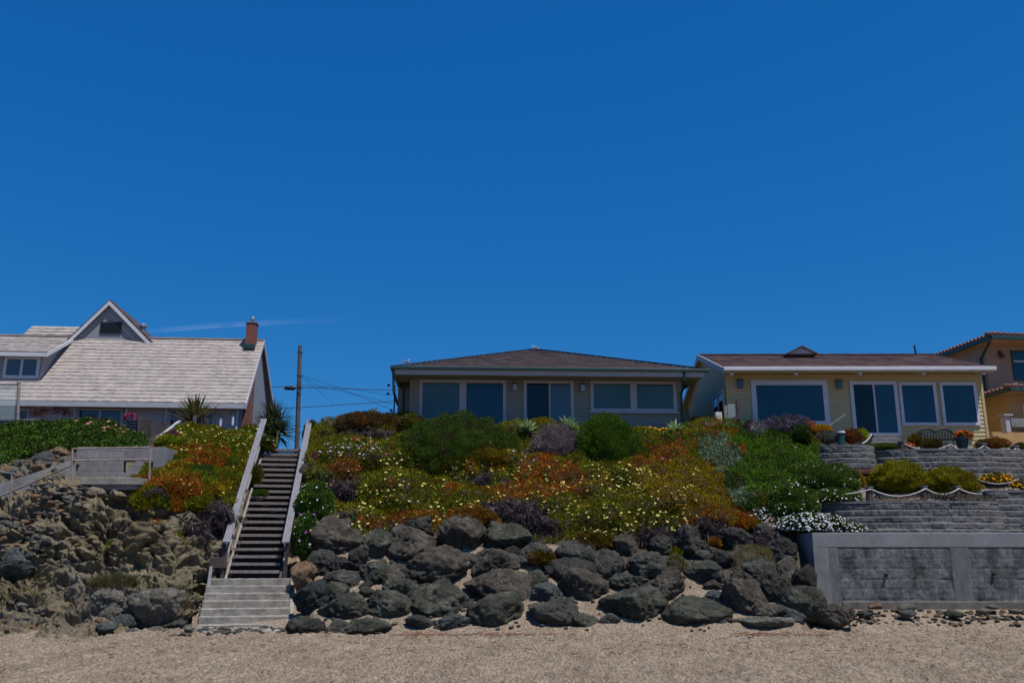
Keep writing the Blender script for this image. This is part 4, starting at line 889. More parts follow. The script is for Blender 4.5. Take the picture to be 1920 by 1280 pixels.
# little gable vent on the roof
x_, z_ = fr.hit(1495, 656, 3.9); hw = .52; zb_ = zr(3.2) + .1
vt = MB().prism([(x_ - hw, 3.35, z_ - .28), (x_ + hw, 3.35, z_ - .28), (x_, 3.35, z_ - .02)], (0, 1.5, 0)).build('roof_vent', M['trim'], root)
mb = MB()
for s_ in (-1, 1): mb.prism([(x_ + s_ * (hw + .1), 3.25, z_ - .32), (x_, 3.25, z_), (x_, 3.25, z_ + .045), (x_ + s_ * (hw + .14), 3.25, z_ - .285)], (0, 1.7, 0))
mb.build('vent_roof', M['redshingle'], vt)
x_, z_ = fr.hit(1718, 668, ay - .3); MB().tube([(x_, ay - .3, z_ - .15), (x_ - .03, ay - .3, z_ + .48)], .04, 8).build('vent_pipe', M['black'], root)
MB().tube([(x_, ay - .3, z_ - .12), (x_, ay - .3, z_ + .0)], [.14, .05], 10).build('pipe_flashing', M['tile'], root)
x_, z_ = fr.hit(1645, 667, ay); MB().tube([(x_, ay, z_ - .1), (x_, ay, z_ + .07)], .05, 8).build('vent_pipe', M['metal'], root)
# door steps of grey blocks
t = empty('door_steps', at(1665, 834, 32.6)); tag(t, 'three grey block steps below the glass door of the yellow house', 'steps')
for k in range(3): wbox('step', 1634 + k * 3, 1695 - k * 4, 828 - k * 7, 842, 32.0 + k * .32, 33.6, M['block2'], t, .02)
# glass windscreen railing
t = empty('glass_railing', at(1365, 795, 32.6)); tag(t, 'short glass windscreen between wooden posts beside the yellow house', 'railing')
for px, yt, yb, w_ in ((1362, 760, 792, .1), (1386, 749, 790, .12)): wbox('post', px - 3, px + 3, yt, yb, 32.5, 32.62, M['palewood'] if px < 1370 else M['brownwood'], t)
mg, ntg, bg_, og = _new('clear_glass'); bg_.inputs['Base Color'].default_value = (.5, .6, .55, 1); bg_.inputs['Roughness'].default_value = .05; bg_.inputs['Alpha'].default_value = .25; M['clear'] = mg
wbox('glass_panel', 1366, 1382, 757, 786, 32.55, 32.57, M['clear'], t, 0)
MB().beam(at(1346, 797, 32.4), at(1386, 781, 32.5), .05, .12).build('rail', M['darkwood'], t, True)
t = empty('gate_post', at(1350, 797, 32.2)); tag(t, 'white box-shaped gate post with a handle left of the glass windscreen', 'post'); wbox('post', 1343, 1355, 772, 800, 32.2, 32.4, M['white'], t); wbox('panel', 1345, 1353, 777, 797, 32.15, 32.19, M['yellow'], t)
tag(MB().beam(at(1548, 802, 32.2), at(1586, 776, 32.9), .03, .03).build('handrail', M['metal'], origin=at(1548, 802, 32.2)), 'thin slanting handrail in front of the yellow wall between window and glass door', 'handrail')
t = empty('storage_cabinet', at(1325, 800, 35.5)); tag(t, 'low tan cabinet in the passage between the sage and yellow houses', 'cabinet'); wbox('body', 1303, 1330, 780, 806, 35.6, 36.4, M['stucco2'], t); wbox('lid', 1302, 1331, 778, 780, 35.55, 36.45, M['pinkwall'], t)
# bench
bc = at(1755, 830, 31.9); bc.z = 5.55; t = empty('garden_bench', bc); tag(t, 'black iron bench with a double-curved back under the yellow house windows', 'bench')
mb = MB()
pts = []
for f in np.linspace(0, 1, 25): pts.append((bc.x - .62 + 1.24 * f, bc.y, bc.z + .60 + .17 * abs(math.sin(2 * math.pi * f)) ** .6))
mb.tube(pts, .028, 6)
for i, p in enumerate(pts[::1]): mb.tube([(p[0], p[1] + .0, p[2]), (p[0] - (.02 if i % 2 else -.02), p[1] - .03, bc.z + .36)], .012, 5)
mb.tube([(bc.x - .62, bc.y - .03, bc.z + .37), (bc.x + .62, bc.y - .03, bc.z + .37)], .02, 6); mb.build('backrest', M['black'], t, True)
mb = MB(); 
for k in range(7): mb.beam((bc.x - .6, bc.y - .08 - k * .065, bc.z + .33), (bc.x + .6, bc.y - .08 - k * .065, bc.z + .33), .045, .02)
mb.build('seat', M['black'], t, True)
for sx in (-1, 1):
    for sy in (-.05, -.5): MB().tube([(bc.x + sx * .58, bc.y + sy, bc.z - .1), (bc.x + sx * .58, bc.y + sy, bc.z + .33)], .022, 6).build('leg', M['black'], t, True)
    MB().tube([(bc.x + sx * .62, bc.y, bc.z + .58), (bc.x + sx * .63, bc.y - .3, bc.z + .56), (bc.x + sx * .62, bc.y - .5, bc.z + .5), (bc.x + sx * .58, bc.y - .5, bc.z + .33)], .022, 6).build('armrest', M['black'], t, True)
# ------------------------------------------------------------------ orange stucco house on the right
UE = at(1860, 628, 36.6); root = empty('stucco_house', (UE.x, UE.y, 5.2), R(8)); fr = Frame(root)
tag(root, 'two-storey orange and tan stucco house with clay tile roofs at the right edge', 'house')
ze = fr.hit(1860, 629, 0)[1]
def tile_edge(mb, a, b, r=.085, L=.35, out=(0, -1, 0), m=0):
    a, b = Vector(a), Vector(b); n = max(2, int((b - a).length / .24)); o = Vector(out)
    for k in range(n + 1): p = a.lerp(b, k / n); mb.tube([p + o * .05, p - o * L + Vector((0, 0, L * .3))], r, 8, m)
W2_, D2_ = 9.0, 8.0; oh = 1.0
mb = MB(); mb.add([(0, 0, ze), (W2_, 0, ze), (W2_, D2_, ze), (0, D2_, ze), (3.0, D2_ / 2, ze + 1.15), (W2_ - 3, D2_ / 2, ze + 1.15)], [(0, 1, 5, 4), (1, 2, 5), (2, 3, 4, 5), (3, 0, 4), (0, 3, 2, 1)])
tile_edge(mb, (0, .0, ze + .06), (W2_, 0, ze + .06)); tile_edge(mb, (0, .1, ze + .06), (0, D2_, ze + .06), out=(-1, 0, 0)); rf = mb.build('roof', M['tile'], root)
mb = MB(); mb.box(-.06, W2_, -.09, .0, ze - .16, ze + .0); mb.box(-.09, -.0, .005, D2_, ze - .16, ze + .0); mb.build('gutter', M['teal'], root, bevel=.01)
MB().box(.02, W2_, .02, D2_, ze - .15, ze - .03).build('eave_soffit', M['stucco'], root)
wx, wz = fr.hit(1851, 690, oh); MB().box(wx, W2_ - .6, oh, D2_ - .8, -.5, ze - .152).build('upper_wall', M['stucco2'], root)
MB().box(wx + .8, W2_ - .7, oh + .0 - .12, oh - .002, 2.85, 2.95).build('ledge', M['stucco'], root) if False else None
xa, zt_ = fr.hit(1897, 660, oh); _, zb_ = fr.hit(1897, 710, oh); _, zm = fr.hit(1900, 677, oh)
w_ = window(fr, root, xa, xa + 1.9, zb_, zt_, oh, [(0, 1, 'glass_navy')], fw=.07, mat='teal'); MB().box(xa + .0, xa + 1.9, oh - .03, oh - .014, zm - .03, zm + .03).build('transom_bar', M['white'], w_)
x_, z_ = fr.hit(1874, 662, oh); l_ = MB().box(x_ - .07, x_ + .07, oh - .04, oh, z_ - .1, z_ + .1).build('wall_lamp', M['brownwood'], root); MB().tube([(x_, oh - .1, z_ - .02), (x_, oh - .16, z_ - .2)], [.05, .1], 10).build('lamp_shade', M['brownwood'], l_)
gx, _ = fr.hit(1838, 652, .5); MB().tube([(.1, .3, ze - .14), (wx - .02, oh - .02 + .1, ze - .5), (wx - .07, oh + .25, ze - .7), (wx - .07, oh + .25, 1.5)], .055, 8).build('downspout', M['teal'], root)
# lower roof and ground floor
LE = fr.Mi @ at(1896, 727, 34.6); lx, ly, lz = LE; ld = oh - ly
mb = MB(); mb.add([(lx, ly, lz), (W2_, ly, lz), (W2_, oh - .002, lz + ld * .16), (lx + ld * .6, oh - .002, lz + ld * .16), (lx, oh + 1.5, lz), (lx + ld * .6, oh + 1.5, lz + ld * .16)], [(0, 1, 2, 3), (4, 0, 3, 5)])
tile_edge(mb, (lx, ly, lz + .05), (W2_, ly, lz + .05)); tile_edge(mb, (lx, ly + .1, lz + .05), (lx, oh + 1.4, lz + .05), out=(-1, 0, 0)); mb.build('lower_roof', M['tile'], root)
mb = MB(); mb.box(lx - .08, W2_, ly - .09, ly, lz - .13, lz); mb.box(lx - .09, lx, ly + .002, oh + 1.5, lz - .13, lz); mb.build('lower_gutter', M['teal'], root, bevel=.01)
MB().box(lx + .02, W2_ - .1, ly + .02, oh + 1.4, lz - .1, lz - .03).build('lower_soffit', M['stucco'], root)
MB().box(lx + .45, W2_ - .5, ly + .9, oh + 3, -1.0, lz - .102).build('lower_wall', M['stucco'], root)
c = fr.Mi @ at(1897, 757, 30.9); MB().tube([(c.x - .05, ly + .15, lz - .14), (c.x + .12, ly + .45, lz - .5), (c.x + .05, ly + .8, lz - 1.25)], [.17, .12, .05], 10).build('corbel', M['teal'], root)
t = root; pa = fr.Mi @ at(1884, 777, 34.3); pb = fr.Mi @ at(1900, 800, 34.3)
MB().box(pa.x, pa.x + .18, pa.y, pa.y + .3, pb.z - .2, pa.z - .04).build('balcony_pier', M['pinkwall'], root); MB().box(pa.x - .08, pa.x + .3, pa.y - .06, pa.y + .36, pa.z - .037, pa.z + .02).build('pier_cap', M['pinkwall'], root)
MB().box(pa.x + .3, pa.x + 2.5, pa.y + .1, pa.y + .3, pb.z + .02, pa.z - .12).build('balcony_panel', M['conc'], root, bevel=.01)
MB().box(lx - .75, W2_, ly + .4, ly + .6, -1.5, pb.z - .1).build('garden_wall', M['stucco'], root)
x_ = lx + .9; w_ = window(fr, root, x_ + .2, x_ + 1.6, lz - 1.5, lz - .55, ly + .895, [(0, 1, 'glass_blue')], fw=.06, mat='white')
# ------------------------------------------------------------------ left house
yaw = R(4.5); E2 = at(462, 756, 37.0); root = empty('shake_roof_house', (E2.x, E2.y, 5.6), yaw); fr = Frame(root)
tag(root, 'pink-grey house with a steep pale wood-shake roof, dormers and brick chimney', 'house')
ze = fr.hit(462, 756, 0)[1]; XL = fr.hit(-500, 756, 0)[0]; ay = 3.7; rxx, rzv = fr.hit(488, 638, ay); yb_ = 7.4
mb = MB(); roof_courses(mb, (XL, 0, ze), (0, 0, ze), (rxx * .5, ay, rzv), (XL, ay, rzv), 19, .032, .13, .028)
mb.face([(XL, yb_, ze), (rxx * 0 - .0, yb_, ze), (rxx * .5, ay, rzv), (XL, ay, rzv)]); mb.face([(XL, .02, ze - .05), (-.02, .02, ze - .05), (rxx * .5 - .02, ay, rzv - .05), (XL, ay, rzv - .05)])
mb.box(XL, rxx * .5, ay - .1, ay + .1, rzv - .02, rzv + .05); rf = mb.build('roof', M['shake'], root)
MB().box(XL, -.02, -.03, .02, fr.hit(300, 764, 0)[1], ze - .01).build('fascia', M['trim'], root, bevel=.004)
wy = .55; wxr = fr.hit(447, 780, wy)[0]
mb = MB(); mb.box(XL, wxr, wy, wy + .2, -.8, ze + .3)
MB().box(XL, -.05, .03, wy - .003, ze - .02, ze + .02).build('soffit', M['pinkwall'], root)
mb.build('front_wall', M['pinkwall'], root)
gw = -.30; zrr = lambda y: ze + (rzv - ze) * (1 - abs(y - ay) / ay) - .12
MB().prism([(gw - .15, wy - .1, -.8), (gw - .15, wy - .1, zrr(wy - .1)), (gw - .15, ay, zrr(ay)), (gw - .15, yb_ - .5, zrr(yb_ - .5)), (gw - .15, yb_ - .5, -.8)], (.15, 0, 0)).build('gable_wall', M['greywall'], root)
mb = MB()
for (y0_, y1_, z0_, z1_) in ((-.05, ay, ze, rzv), (yb_ + .05, ay + .001, ze, rzv)):
    mb.prism([(-.03, y0_, z0_ + .0), (rxx * .5 - .03, y1_, z1_ + .02), (rxx * .5 - .03, y1_, z1_ - .22), (-.03, y0_, z0_ - .24)], (.05, 0, 0))
mb.build('barge_board', M['trim'], root)
MB().prism([(gw - .001, .85, -.8), (gw - .001, .85, zrr(.85) - .06), (gw - .001, 1.6, zrr(1.6) - .06), (gw - .001, 1.6, -.8)], (.26, 0, 0)).build('side_chimney', M['brick'], root)
# chimney on the ridge
xa, _ = fr.hit(461, 620, 3.0); xb, _ = fr.hit(479, 620, 3.0); zb_ = fr.hit(470, 648, 3.0)[1]; zt_ = fr.hit(470, 605, 3.0)[1]
ch = MB().box(xa, xb, 3.0, 3.55, zb_ - .5, zt_).build('chimney', M['brick'], root)
MB().box(xa - .03, xb + .03, 2.97, 3.58, zt_ + .002, zt_ + .06).build('chimney_cap', M['conc'], ch); MB().box(xa - .04, xb + .04, 2.93, 2.997, zb_ - .14, zb_ + .06).build('flashing', M['teal'], ch)
xm = (xa + xb) / 2; MB().tube([(xm, 3.27, zt_ + .062), (xm, 3.27, zt_ + .18), (xm, 3.27, zt_ + .2), (xm, 3.27, zt_ + .28), (xm, 3.27, zt_ + .36)], [.06, .06, .1, .1, .03], 10).build('chimney_pot', M['metal'], ch)
# windows of the ground floor
def WL(px0, px1, py0, py1, y, panes, **k):
    xa, _ = fr.hit(px0, py0, y); xb2, _ = fr.hit(px1, py0, y); zt2 = fr.hit(px0, py0, y)[1]; zb2 = fr.hit(px0, py1, y)[1]; return window(fr, root, xa, xb2, zb2, zt2, y, panes, **k)
yy = wy - .01
for a, b in ((150, 228), (-10, 52), (-160, -80), (322, 400)): WL(a, b, 769, 800, yy, [(0, .5, 'glass_blue'), (.5, 1, 'glass_blue')], fw=.09, mat='pinkwall' if a > 400 else 'trim', mull=.09)
mb = MB()
for px in (140, 237, 312, 445, 36): x_ = fr.hit(px, 780, .25)[0]; mb.box(x_ - .05, x_ + .05, .2, .3, -.8, ze - .03) if px != 36 else None
mb.build('porch_post', M['trim'], root)
# central gable dormer
gx0, gz0 = fr.hit(119, 641, 3.45); gx1, gz1 = fr.hit(292, 647, 3.45); gxa, gza = fr.hit(207, 562, 3.45); gz0 = min(gz0, gz1)
MB().prism([(gx0 + .3, 3.55, gz0 - .3), (gx1 - .3, 3.55, gz0 - .3), (gx1 - .3, 3.55, gz0 + .1), (gxa, 3.55, gza - .1), (gx0 + .3, 3.55, gz0 + .1)], (0, 3.0, 0)).build('dormer_wall', M['greywall'], root)
mb = MB(); mb2 = MB()
for (ex, ez) in ((gx0, gz0), (gx1, gz0)):
    s_ = 1 if ex > gxa else -1
    mb.prism([(ex + s_ * .05, 3.4, ez - .03), (gxa, 3.4, gza + .02), (gxa, 3.4, gza - .06), (ex + s_ * .03, 3.4, ez - .11)], (0, 3.6, 0))
    mb2.prism([(ex, 3.35, ez - .115), (gxa, 3.35, gza - .065), (gxa, 3.35, gza - .27), (ex - s_ * .13, 3.35, ez - .19)], (0, .05, 0))
dr = mb.build('dormer_roof', M['shingle'], root); mb2.build('barge_board', M['white'], root)
va, vz = fr.hit(189, 603, 3.5); vb, vz2 = fr.hit(226, 625, 3.5)
v_ = MB().box(va, vb, 3.50, 3.54, vz2, vz).build('gable_vent', M['dark'], root)
mb = MB()
for k in range(7): z_ = vz2 + .05 + (vz - vz2 - .06) * k / 7; mb.box(va + .03, vb - .03, 3.485, 3.497, z_, z_ + .03)
mb.build('louvres', M['black'], v_)
x_, z_ = fr.hit(268, 618, ay + .4); MB().tube([(x_, ay + .4, z_ - .8), (x_, ay + .4, z_ + .12), (x_, ay + .4, z_ + .13), (x_, ay + .4, z_ + .2), (x_, ay + .4, z_ + .3)], [.11, .11, .18, .18, .06], 12).build('roof_flue', M['metal'], root)
# higher roof behind on the left
a0, za0 = fr.hit(30, 650, 6.0); a1, za1 = fr.hit(240, 650, 6.0); b0, zb0 = fr.hit(61, 611, 7.6); b1, zb1 = fr.hit(230, 611, 7.6)
mb = MB(); roof_courses(mb, (a0 - .3, 5.6, za0 - .4), (a1, 5.6, za0 - .4), (b1, 7.6, zb0), (b0, 7.6, zb0), 9, .045, .16, .035); mb.face([(a0 - .3, 9.8, za0 - .4), (a1, 9.8, za0 - .4), (b1, 7.6, zb0), (b0, 7.6, zb0)]); mb.build('rear_roof', M['shake'], root)
# shed dormer on the left
sy = 1.0; x1_, z1_ = fr.hit(92, 664, sy); _, ztop = fr.hit(60, 634, 3.2); x2_, _ = fr.hit(132, 640, 3.2)
mb = MB(); roof_courses(mb, (XL, sy - .3, z1_ + .02), (x1_, sy - .3, z1_ + .02), (x2_, 3.4, ztop), (XL, 3.4, ztop), 7, .04, .16, .03); mb.face([(XL, sy - .3, z1_ - .03), (x1_, sy - .3, z1_ - .03), (x2_, 3.4, ztop - .06), (XL, 3.4, ztop - .06)]); mb.build('shed_dormer_roof', M['shake'], root)
mb = MB(); mb.box(XL, x1_ + .01, sy - .34, sy - .3, z1_ - .17, z1_ + .0); mb.prism([(x1_ + .02, sy - .3, z1_ + .02), (x2_ + .02, 3.3, ztop + .02), (x2_ + .02, 3.3, ztop - .12), (x1_ + .02, sy - .3, z1_ - .17)], (.05, 0, 0)); mb.build('shed_dormer_fascia', M['white'], root)
zb_ = zrr(sy) - .2; MB().prism([(XL, sy, zrr(sy)), (XL, sy, z1_ - .03), (XL, 3.2, ztop - .08), (XL, 3.2, zrr(3.2))], (x1_ - .25 - XL, 0, 0)).build('shed_dormer_wall', M['greywall'], root)
xa, zt2 = fr.hit(15, 673, sy); xb2, zb2 = fr.hit(67, 704, sy); window(fr, root, xa, xb2, zb2, zt2, sy - .0, [(0, .5, 'glass_blue'), (.5, 1, 'glass_blue')], fw=.12, mat='white', mull=.1)
xa, _ = fr.hit(-95, 673, sy); xb2, _ = fr.hit(-30, 704, sy); window(fr, root, xa, xb2, zb2, zt2, sy, [(0, .5, 'glass_blue'), (.5, 1, 'glass_blue')], fw=.12, mat='white', mull=.1)
# deck posts and rails near the left house
t = empty('deck_windscreen', at(33, 790, 33.2)); tag(t, 'rusty post with glass windscreen and rails in front of the left house', 'railing')
MB().tube([at(33, 795, 33.2), at(35.5, 718, 33.2)], .055, 10).build('post', M['rustpipe'], t, True); MB().tube([at(35.5, 718.2, 33.2), at(35.6, 714, 33.2)], [.07, .05], 10).build('post_cap', M['metal'], t, True)
MB().beam(at(-200, 720, 33.2), at(33, 720, 33.2), .05, .04).build('top_rail', M['metal'], t, True); wbox('glass_panel', -200, 32, 722, 786, 33.22, 33.24, M['clear'], t, 0)
MB().beam(at(-200, 789, 33.15), at(80, 786, 33.15), .06, .05).build('bottom_rail', M['railwood'], t, True); MB().beam(at(-200, 796, 33.2), at(60, 796, 33.2), .1, .12).build('deck_edge', M['darkwood'], t, True)
t = empty('slatted_fence', at(268, 822, 31.8)); tag(t, 'dark slatted wooden fence panels beside the green plant bed', 'fence')
def slats(p0, p1, y0a, y1a, y0b, y1b, Ya, Yb, n, par):
    mb = MB()
    for k in range(n): f = (k + .5) / n; mb.beam(at(p0, y0a + (y1a - y0a) * f, Ya), at(p1, y0b + (y1b - y0b) * f, Yb), .03, .075)
    return mb.build('slat_panel', M['darkwood'], par, True)
slats(232, 258, 786, 816, 788, 822, 33.0, 32.6, 6, t); slats(258, 281, 779, 815, 787, 832, 31.9, 32.4, 9, t); slats(281, 330, 790, 832, 790, 822, 32.4, 33.0, 8, t)
for px, yt, yb in ((258, 777, 820), (281, 786, 834), (330, 786, 820)): MB().beam(at(px, yt, 32.0 if px == 258 else 32.4), at(px, yb, 32.0 if px == 258 else 32.4), .08, .08, (0, 1, 0)).build('post', M['darkwood'], t, True)
tag(MB().beam(at(295, 822, 30.2), at(338, 788, 32.2), .11, .05).build('handrail', M['trim'], origin=at(293, 822, 30.2)), 'white sloping handrail rising behind the lime green tuft', 'handrail')
t = empty('stair_railing', at(375, 800, 32.5)); tag(t, 'dark slatted stair railing with a white post beside the flax plant', 'railing')
slats(362, 392, 773, 798, 785, 812, 32.4, 32.6, 5, t); MB().beam(at(362, 795, 32.3), at(366, 778, 32.3), .07, .07, (0, 1, 0)).build('post', M['white'], t, True)
for px, yt, yb, mt, lb in ((413, 782, 800, 'dark', 'small dark-headed garden lamp above the white flowers left of the stairway'), (436, 778, 797, 'white', 'white garden lamp post above the flowers nearest the brick chimney')):
    b = at(px, yb, 32.6); tp = at(px + 1, yt, 32.6); t = empty('garden_lamp', b); tag(t, lb, 'lamp', 'garden lamps beside the left house'); MB().tube([b, tp], .045, 8).build('post', M['white'], t, True); MB().tube([tp + Vector((0, 0, .003)), tp + Vector((0, 0, .14))], [.08, .07], 10).build('lamp_head', M['dark'], t, True)
# ------------------------------------------------------------------ utility pole, wires, palm
pb, pt = at(556.5, 845, 47), at(563, 648, 47)
t = empty('utility_pole', pb); tag(t, 'tall bare wooden utility pole behind the top of the stairway', 'utility pole')
MB().tube([pb - Vector((0, 0, 1)), pb, pt], [.135, .13, .105], 12).build('pole', M['polewood'], t, True)
for py in (660, 704, 722, 727): MB().tube([at(555, py, 46.9), at(568, py, 46.9)], .02, 6).build('bolt', M['dark'], t, True)
tag(MB().tube([at(533, 726, 46.9), at(535, 727, 46.9), at(551, 727.5, 46.9), at(556, 725, 46.9)], [.04, .11, .12, .04], 8).build('cable_splice_box', M['dark'], origin=at(544, 727, 46.9)), 'dark cable splice case hanging on the wire left of the utility pole', 'splice case')
def wire(pts, lab, r=.016):
    P_ = [at(*p) for p in pts]; tag(MB().tube(P_, r, 5).build('overhead_wire', M['black'], origin=P_[0]), lab, 'wire', 'overhead wires at the utility pole')
wire([(300, 718, 46.8), (497, 724.5, 46.8), (556, 726, 46.8), (640, 728.5, 46.8), (735, 731, 46.8), (1000, 728, 46.8)], 'nearly level wire carrying the splice case past the pole', .019)
wire([(300, 772, 46.9), (497, 766, 46.9), (557, 764, 46.9), (640, 759, 46.9), (735, 752, 46.9), (1000, 725, 46.9)], 'lower wire rising slightly to the right of the pole')
wire([(300, 806, 46.9), (497, 811, 46.9), (556, 810, 46.9), (640, 809, 46.9), (900, 800, 46.9)], 'lowest wire seen just above the stairway top')
wire([(565, 703, 46.8), (610, 718, 45), (680, 745, 41), (735, 768, 38)], 'service wire dropping from the pole to the sage house', .009)
wire([(565, 705, 46.8), (600, 724, 45), (680, 742, 42), (735, 757, 38.5)], 'second thin service wire sagging toward the sage house', .008)
wire([(565, 706, 46.8), (590, 726, 48), (626, 757, 50)], 'faint thin wire slanting steeply down right of the pole', .008)
wire([(565, 722, 46.8), (640, 726, 45), (735, 741, 40)], 'thin wire just below the splice wire running to the sage house', .008)
# ------------------------------------------------------------------ vegetation
LEAFV = np.array([0, 1, 2, 3])
def rand_dir(n): v = rng.normal(size=(n, 3)); return v / np.linalg.norm(v, axis=1, keepdims=True)
def unit(v): return v / np.maximum(np.linalg.norm(v, axis=1, keepdims=True), 1e-9)
class Foliage:
    """collects leaves, petals and stems as numpy arrays -> one mesh"""
    def __init__(s): s.V = []; s.F = []; s.Cc = []; s.m = []; s.n = 0
    def leaves(s, P, D, L, W, col, m=0, fold=.35):
        n = len(P); D = unit(D); L = np.broadcast_to(L, n)[:, None]; W = np.broadcast_to(W, n)[:, None]
        side = unit(np.cross(D, rand_dir(n))); nr = np.cross(side, D); mid = P + D * L * .45
        v = np.stack([P, mid + side * W, P + D * L, mid - side * W], 1); v[:, 1] -= nr * W * fold; v[:, 3] -= nr * W * fold; v[:, 2] += 0
        s._put(v, col, m)
    def _put(s, v, col, m):
        n = len(v); k = v.shape[1]; s.V.append(v.reshape(-1, 3)); f = np.arange(n * k).reshape(n, k) + s.n
        s.F.append(f); s.Cc.append(np.repeat(np.broadcast_to(col, (n, 3)), k, 0)); s.m.append(np.full(n, m)); s.n += n * k
    def petals(s, P, N, r, col, ccol=None, cup=.25):
        """little open flowers: eight-sided shallow cups made of four quads, with a centre"""
        n = len(P); N = unit(N); a = unit(np.cross(N, rand_dir(n))); b = np.cross(N, a); r = np.broadcast_to(r, n)[:, None]
        ring = [P + (a * math.cos(t) + b * math.sin(t)) * r * (1 if k % 2 == 0 else .72) + N * r * cup for k, t in enumerate(np.arange(8) * math.pi / 4)]
        for k in range(4): s._put(np.stack([P, ring[2 * k], ring[2 * k + 1], ring[(2 * k + 2) % 8]], 1), col, 1)
        if ccol is not None:
            q = P + N * r * .2; s._put(np.stack([q + a * r * .3, q + b * r * .3, q - a * r * .3, q - b * r * .3], 1), ccol, 1)
    def grid(s, G, col, m=0):
        nr, nc = G.shape[:2]; s.V.append(G.reshape(-1, 3)); s.F.append(grid_faces(nr, nc) + s.n); s.Cc.append(np.broadcast_to(col, (nr * nc, 3))); s.m.append(np.full((nr - 1) * (nc - 1), m)); s.n += nr * nc
    def build(s, name, label=None, cat=None, group=None, kind=None, parent=None, origin=None):
        V = np.concatenate(s.V); o = mesh_np(name, V, np.concatenate(s.F), [M['leaf'], M['petal']], parent=parent, origin=origin, col=np.clip(np.concatenate(s.Cc), 0, 1), midx=np.concatenate(s.m))
        return tag(o, label, cat, group, kind)
def vary(c, n, a=.3, hue=.12):
    c = np.array(c, float); k = 1 + a * rng.normal(size=(n, 1)).clip(-1.8, 2.2); return np.clip(c * k * (1 + hue * rng.normal(size=(n, 3))), .002, .95)
KC = {'olive': (0.150, 0.165, 0.010), 'orange': (0.33, 0.112, 0.014), 'ochre': (0.271, 0.195, 0.012), 'dgreen': (0.065, 0.104, 0.018), 'dead': (0.088, 0.068, 0.064), 'silver': (0.201, 0.266, 0.150),
      'bright': (0.088, 0.171, 0.014), 'brown': (0.165, 0.097, 0.042), 'red': (0.354, 0.088, 0.022), 'lime': (0.307, 0.354, 0.016), 'hedge': (0.066, 0.115, 0.014)}
KL = {'olive': (.10, .014), 'orange': (.09, .015), 'ochre': (.09, .014), 'dgreen': (.09, .016), 'dead': (.17, .008), 'silver': (.09, .022), 'bright': (.11, .015), 'brown': (.12, .011), 'red': (.09, .015)}
KN = list(KC)
def cover(G, n, region, zones, base, flowers=(), name='', label='', noise_amp=.42, dens=1.0):
    P, N = sample(G, n, region); px, py = proj(P)
    W = np.zeros((len(KN), len(P)))
    for i, k in enumerate(KN):
        if k in base: b = base[k]; W[i] = b(px, py) if callable(b) else b
        else: W[i] = -9
    jx, jy = px + 9 * fbm(P * 2.2, 2), py + 8 * fbm(P * 2.2 + 30, 2)
    for (k, zx, zy, rx, ry, a) in zones:
        i = KN.index(k); W[i] = np.where(W[i] < -5, -.6, W[i]); W[i] += a * np.exp(-((jx - zx) / rx) ** 2 - ((jy - zy) / ry) ** 2)
    for i in range(len(KN)): W[i] += noise_amp * fbm(P * 1.7 + 50 * i, 3) * 2 + .25 * vnoise(P * 6 + 31 * i)
    K = W.argmax(0); fo = Foliage(); up = np.array([0, 0, 1.])
    for i, k in enumerate(KN):
        s = K == i; c = s.sum()
        if not c: continue
        L, Wd = KL.get(k, (.09, .014)); Pk, Nk = P[s], N[s]; clump = .75 + .5 * (vnoise(Pk * 5) * .5 + .5)
        if k == 'dead':
            D = np.array([0, -.35, -.75]) + rand_dir(c) * .75; h = rng.random(c) < .5; cc = vary(KC[k], c, .45, .06); cc[h] *= .55; q = rng.random(c) < .12; cc[q] *= 2.6
            fo.leaves(Pk + Nk * .08 * rng.random((c, 1)), D, L * rng.uniform(.5, 1.5, c), Wd * rng.uniform(.6, 1.4, c), cc)
        else:
            D = Nk * .55 + up * .5 + rand_dir(c) * .62; lift = Nk * (.10 * rng.random((c, 1)) - .02)
            base_c = vary(KC[k], c, .28, .12); tint = (1 + .28 * fbm(Pk * 3.1 + 7, 2))[:, None]; other = rng.random(c) < .08
            if k in ('olive', 'ochre'): base_c[other] = vary(KC['orange'], other.sum(), .3)
            if k == 'orange':
                o2 = (rng.random(c) < .22 + .5 * (vnoise(Pk * 4.5 + 3) > .25)); base_c[o2] = vary(KC['olive'], o2.sum(), .3); o3 = rng.random(c) < .2; base_c[o3] = vary(KC['red'], o3.sum(), .3)
            fo.leaves(Pk + lift, D, L * clump * rng.uniform(.6, 1.35, c), Wd * rng.uniform(.7, 1.3, c), base_c * tint)
    o = fo.build(name, label, 'ground cover', kind='stuff')
    return P, N, K, px, py
cam_dir = np.array([0, -1., .15])
def scatter_flowers(name, label, G, n, zones, col, r=.045, ccol=None, lift=.10, avoid=None):
    def rg(x, y):
        s = np.zeros_like(x)
        for (zx, zy, rx, ry, a) in zones: s = np.maximum(s, a * (((x - zx) / rx) ** 2 + ((y - zy) / ry) ** 2 < 1))
        return s + 1e-9
    P, N = sample(G, n, rg); keep = rng.random(n) < .5 + .9 * fbm(P * 1.6 + 3, 2); P, N = P[keep], N[keep]; n = len(P)
    fo = Foliage(); fo.petals(P + N * lift * rng.uniform(.5, 1.2, (n, 1)), N * .5 + np.array([0, -.25, .6]) + rand_dir(n) * .4, r * rng.uniform(.65, 1.15, n), vary(col, n, .07, .03), None if ccol is None else np.array(ccol))
    fo.leaves(P, N + rand_dir(n) * .1, lift, .004, np.array((.08, .1, .02)))
    return fo.build(name, label, 'flowers', kind='stuff')
edge = lambda x: 1000 + 14 * np.sin(x * .021) + 10 * np.sin(x * .055 + 1) + np.where(x < 660, -40, 0) + np.where((x > 930) & (x < 1060), 6, 0) + np.where((x > 1060) & (x < 1180), 28, 0) + np.where((x > 1180) & (x < 1290), 20, 0)
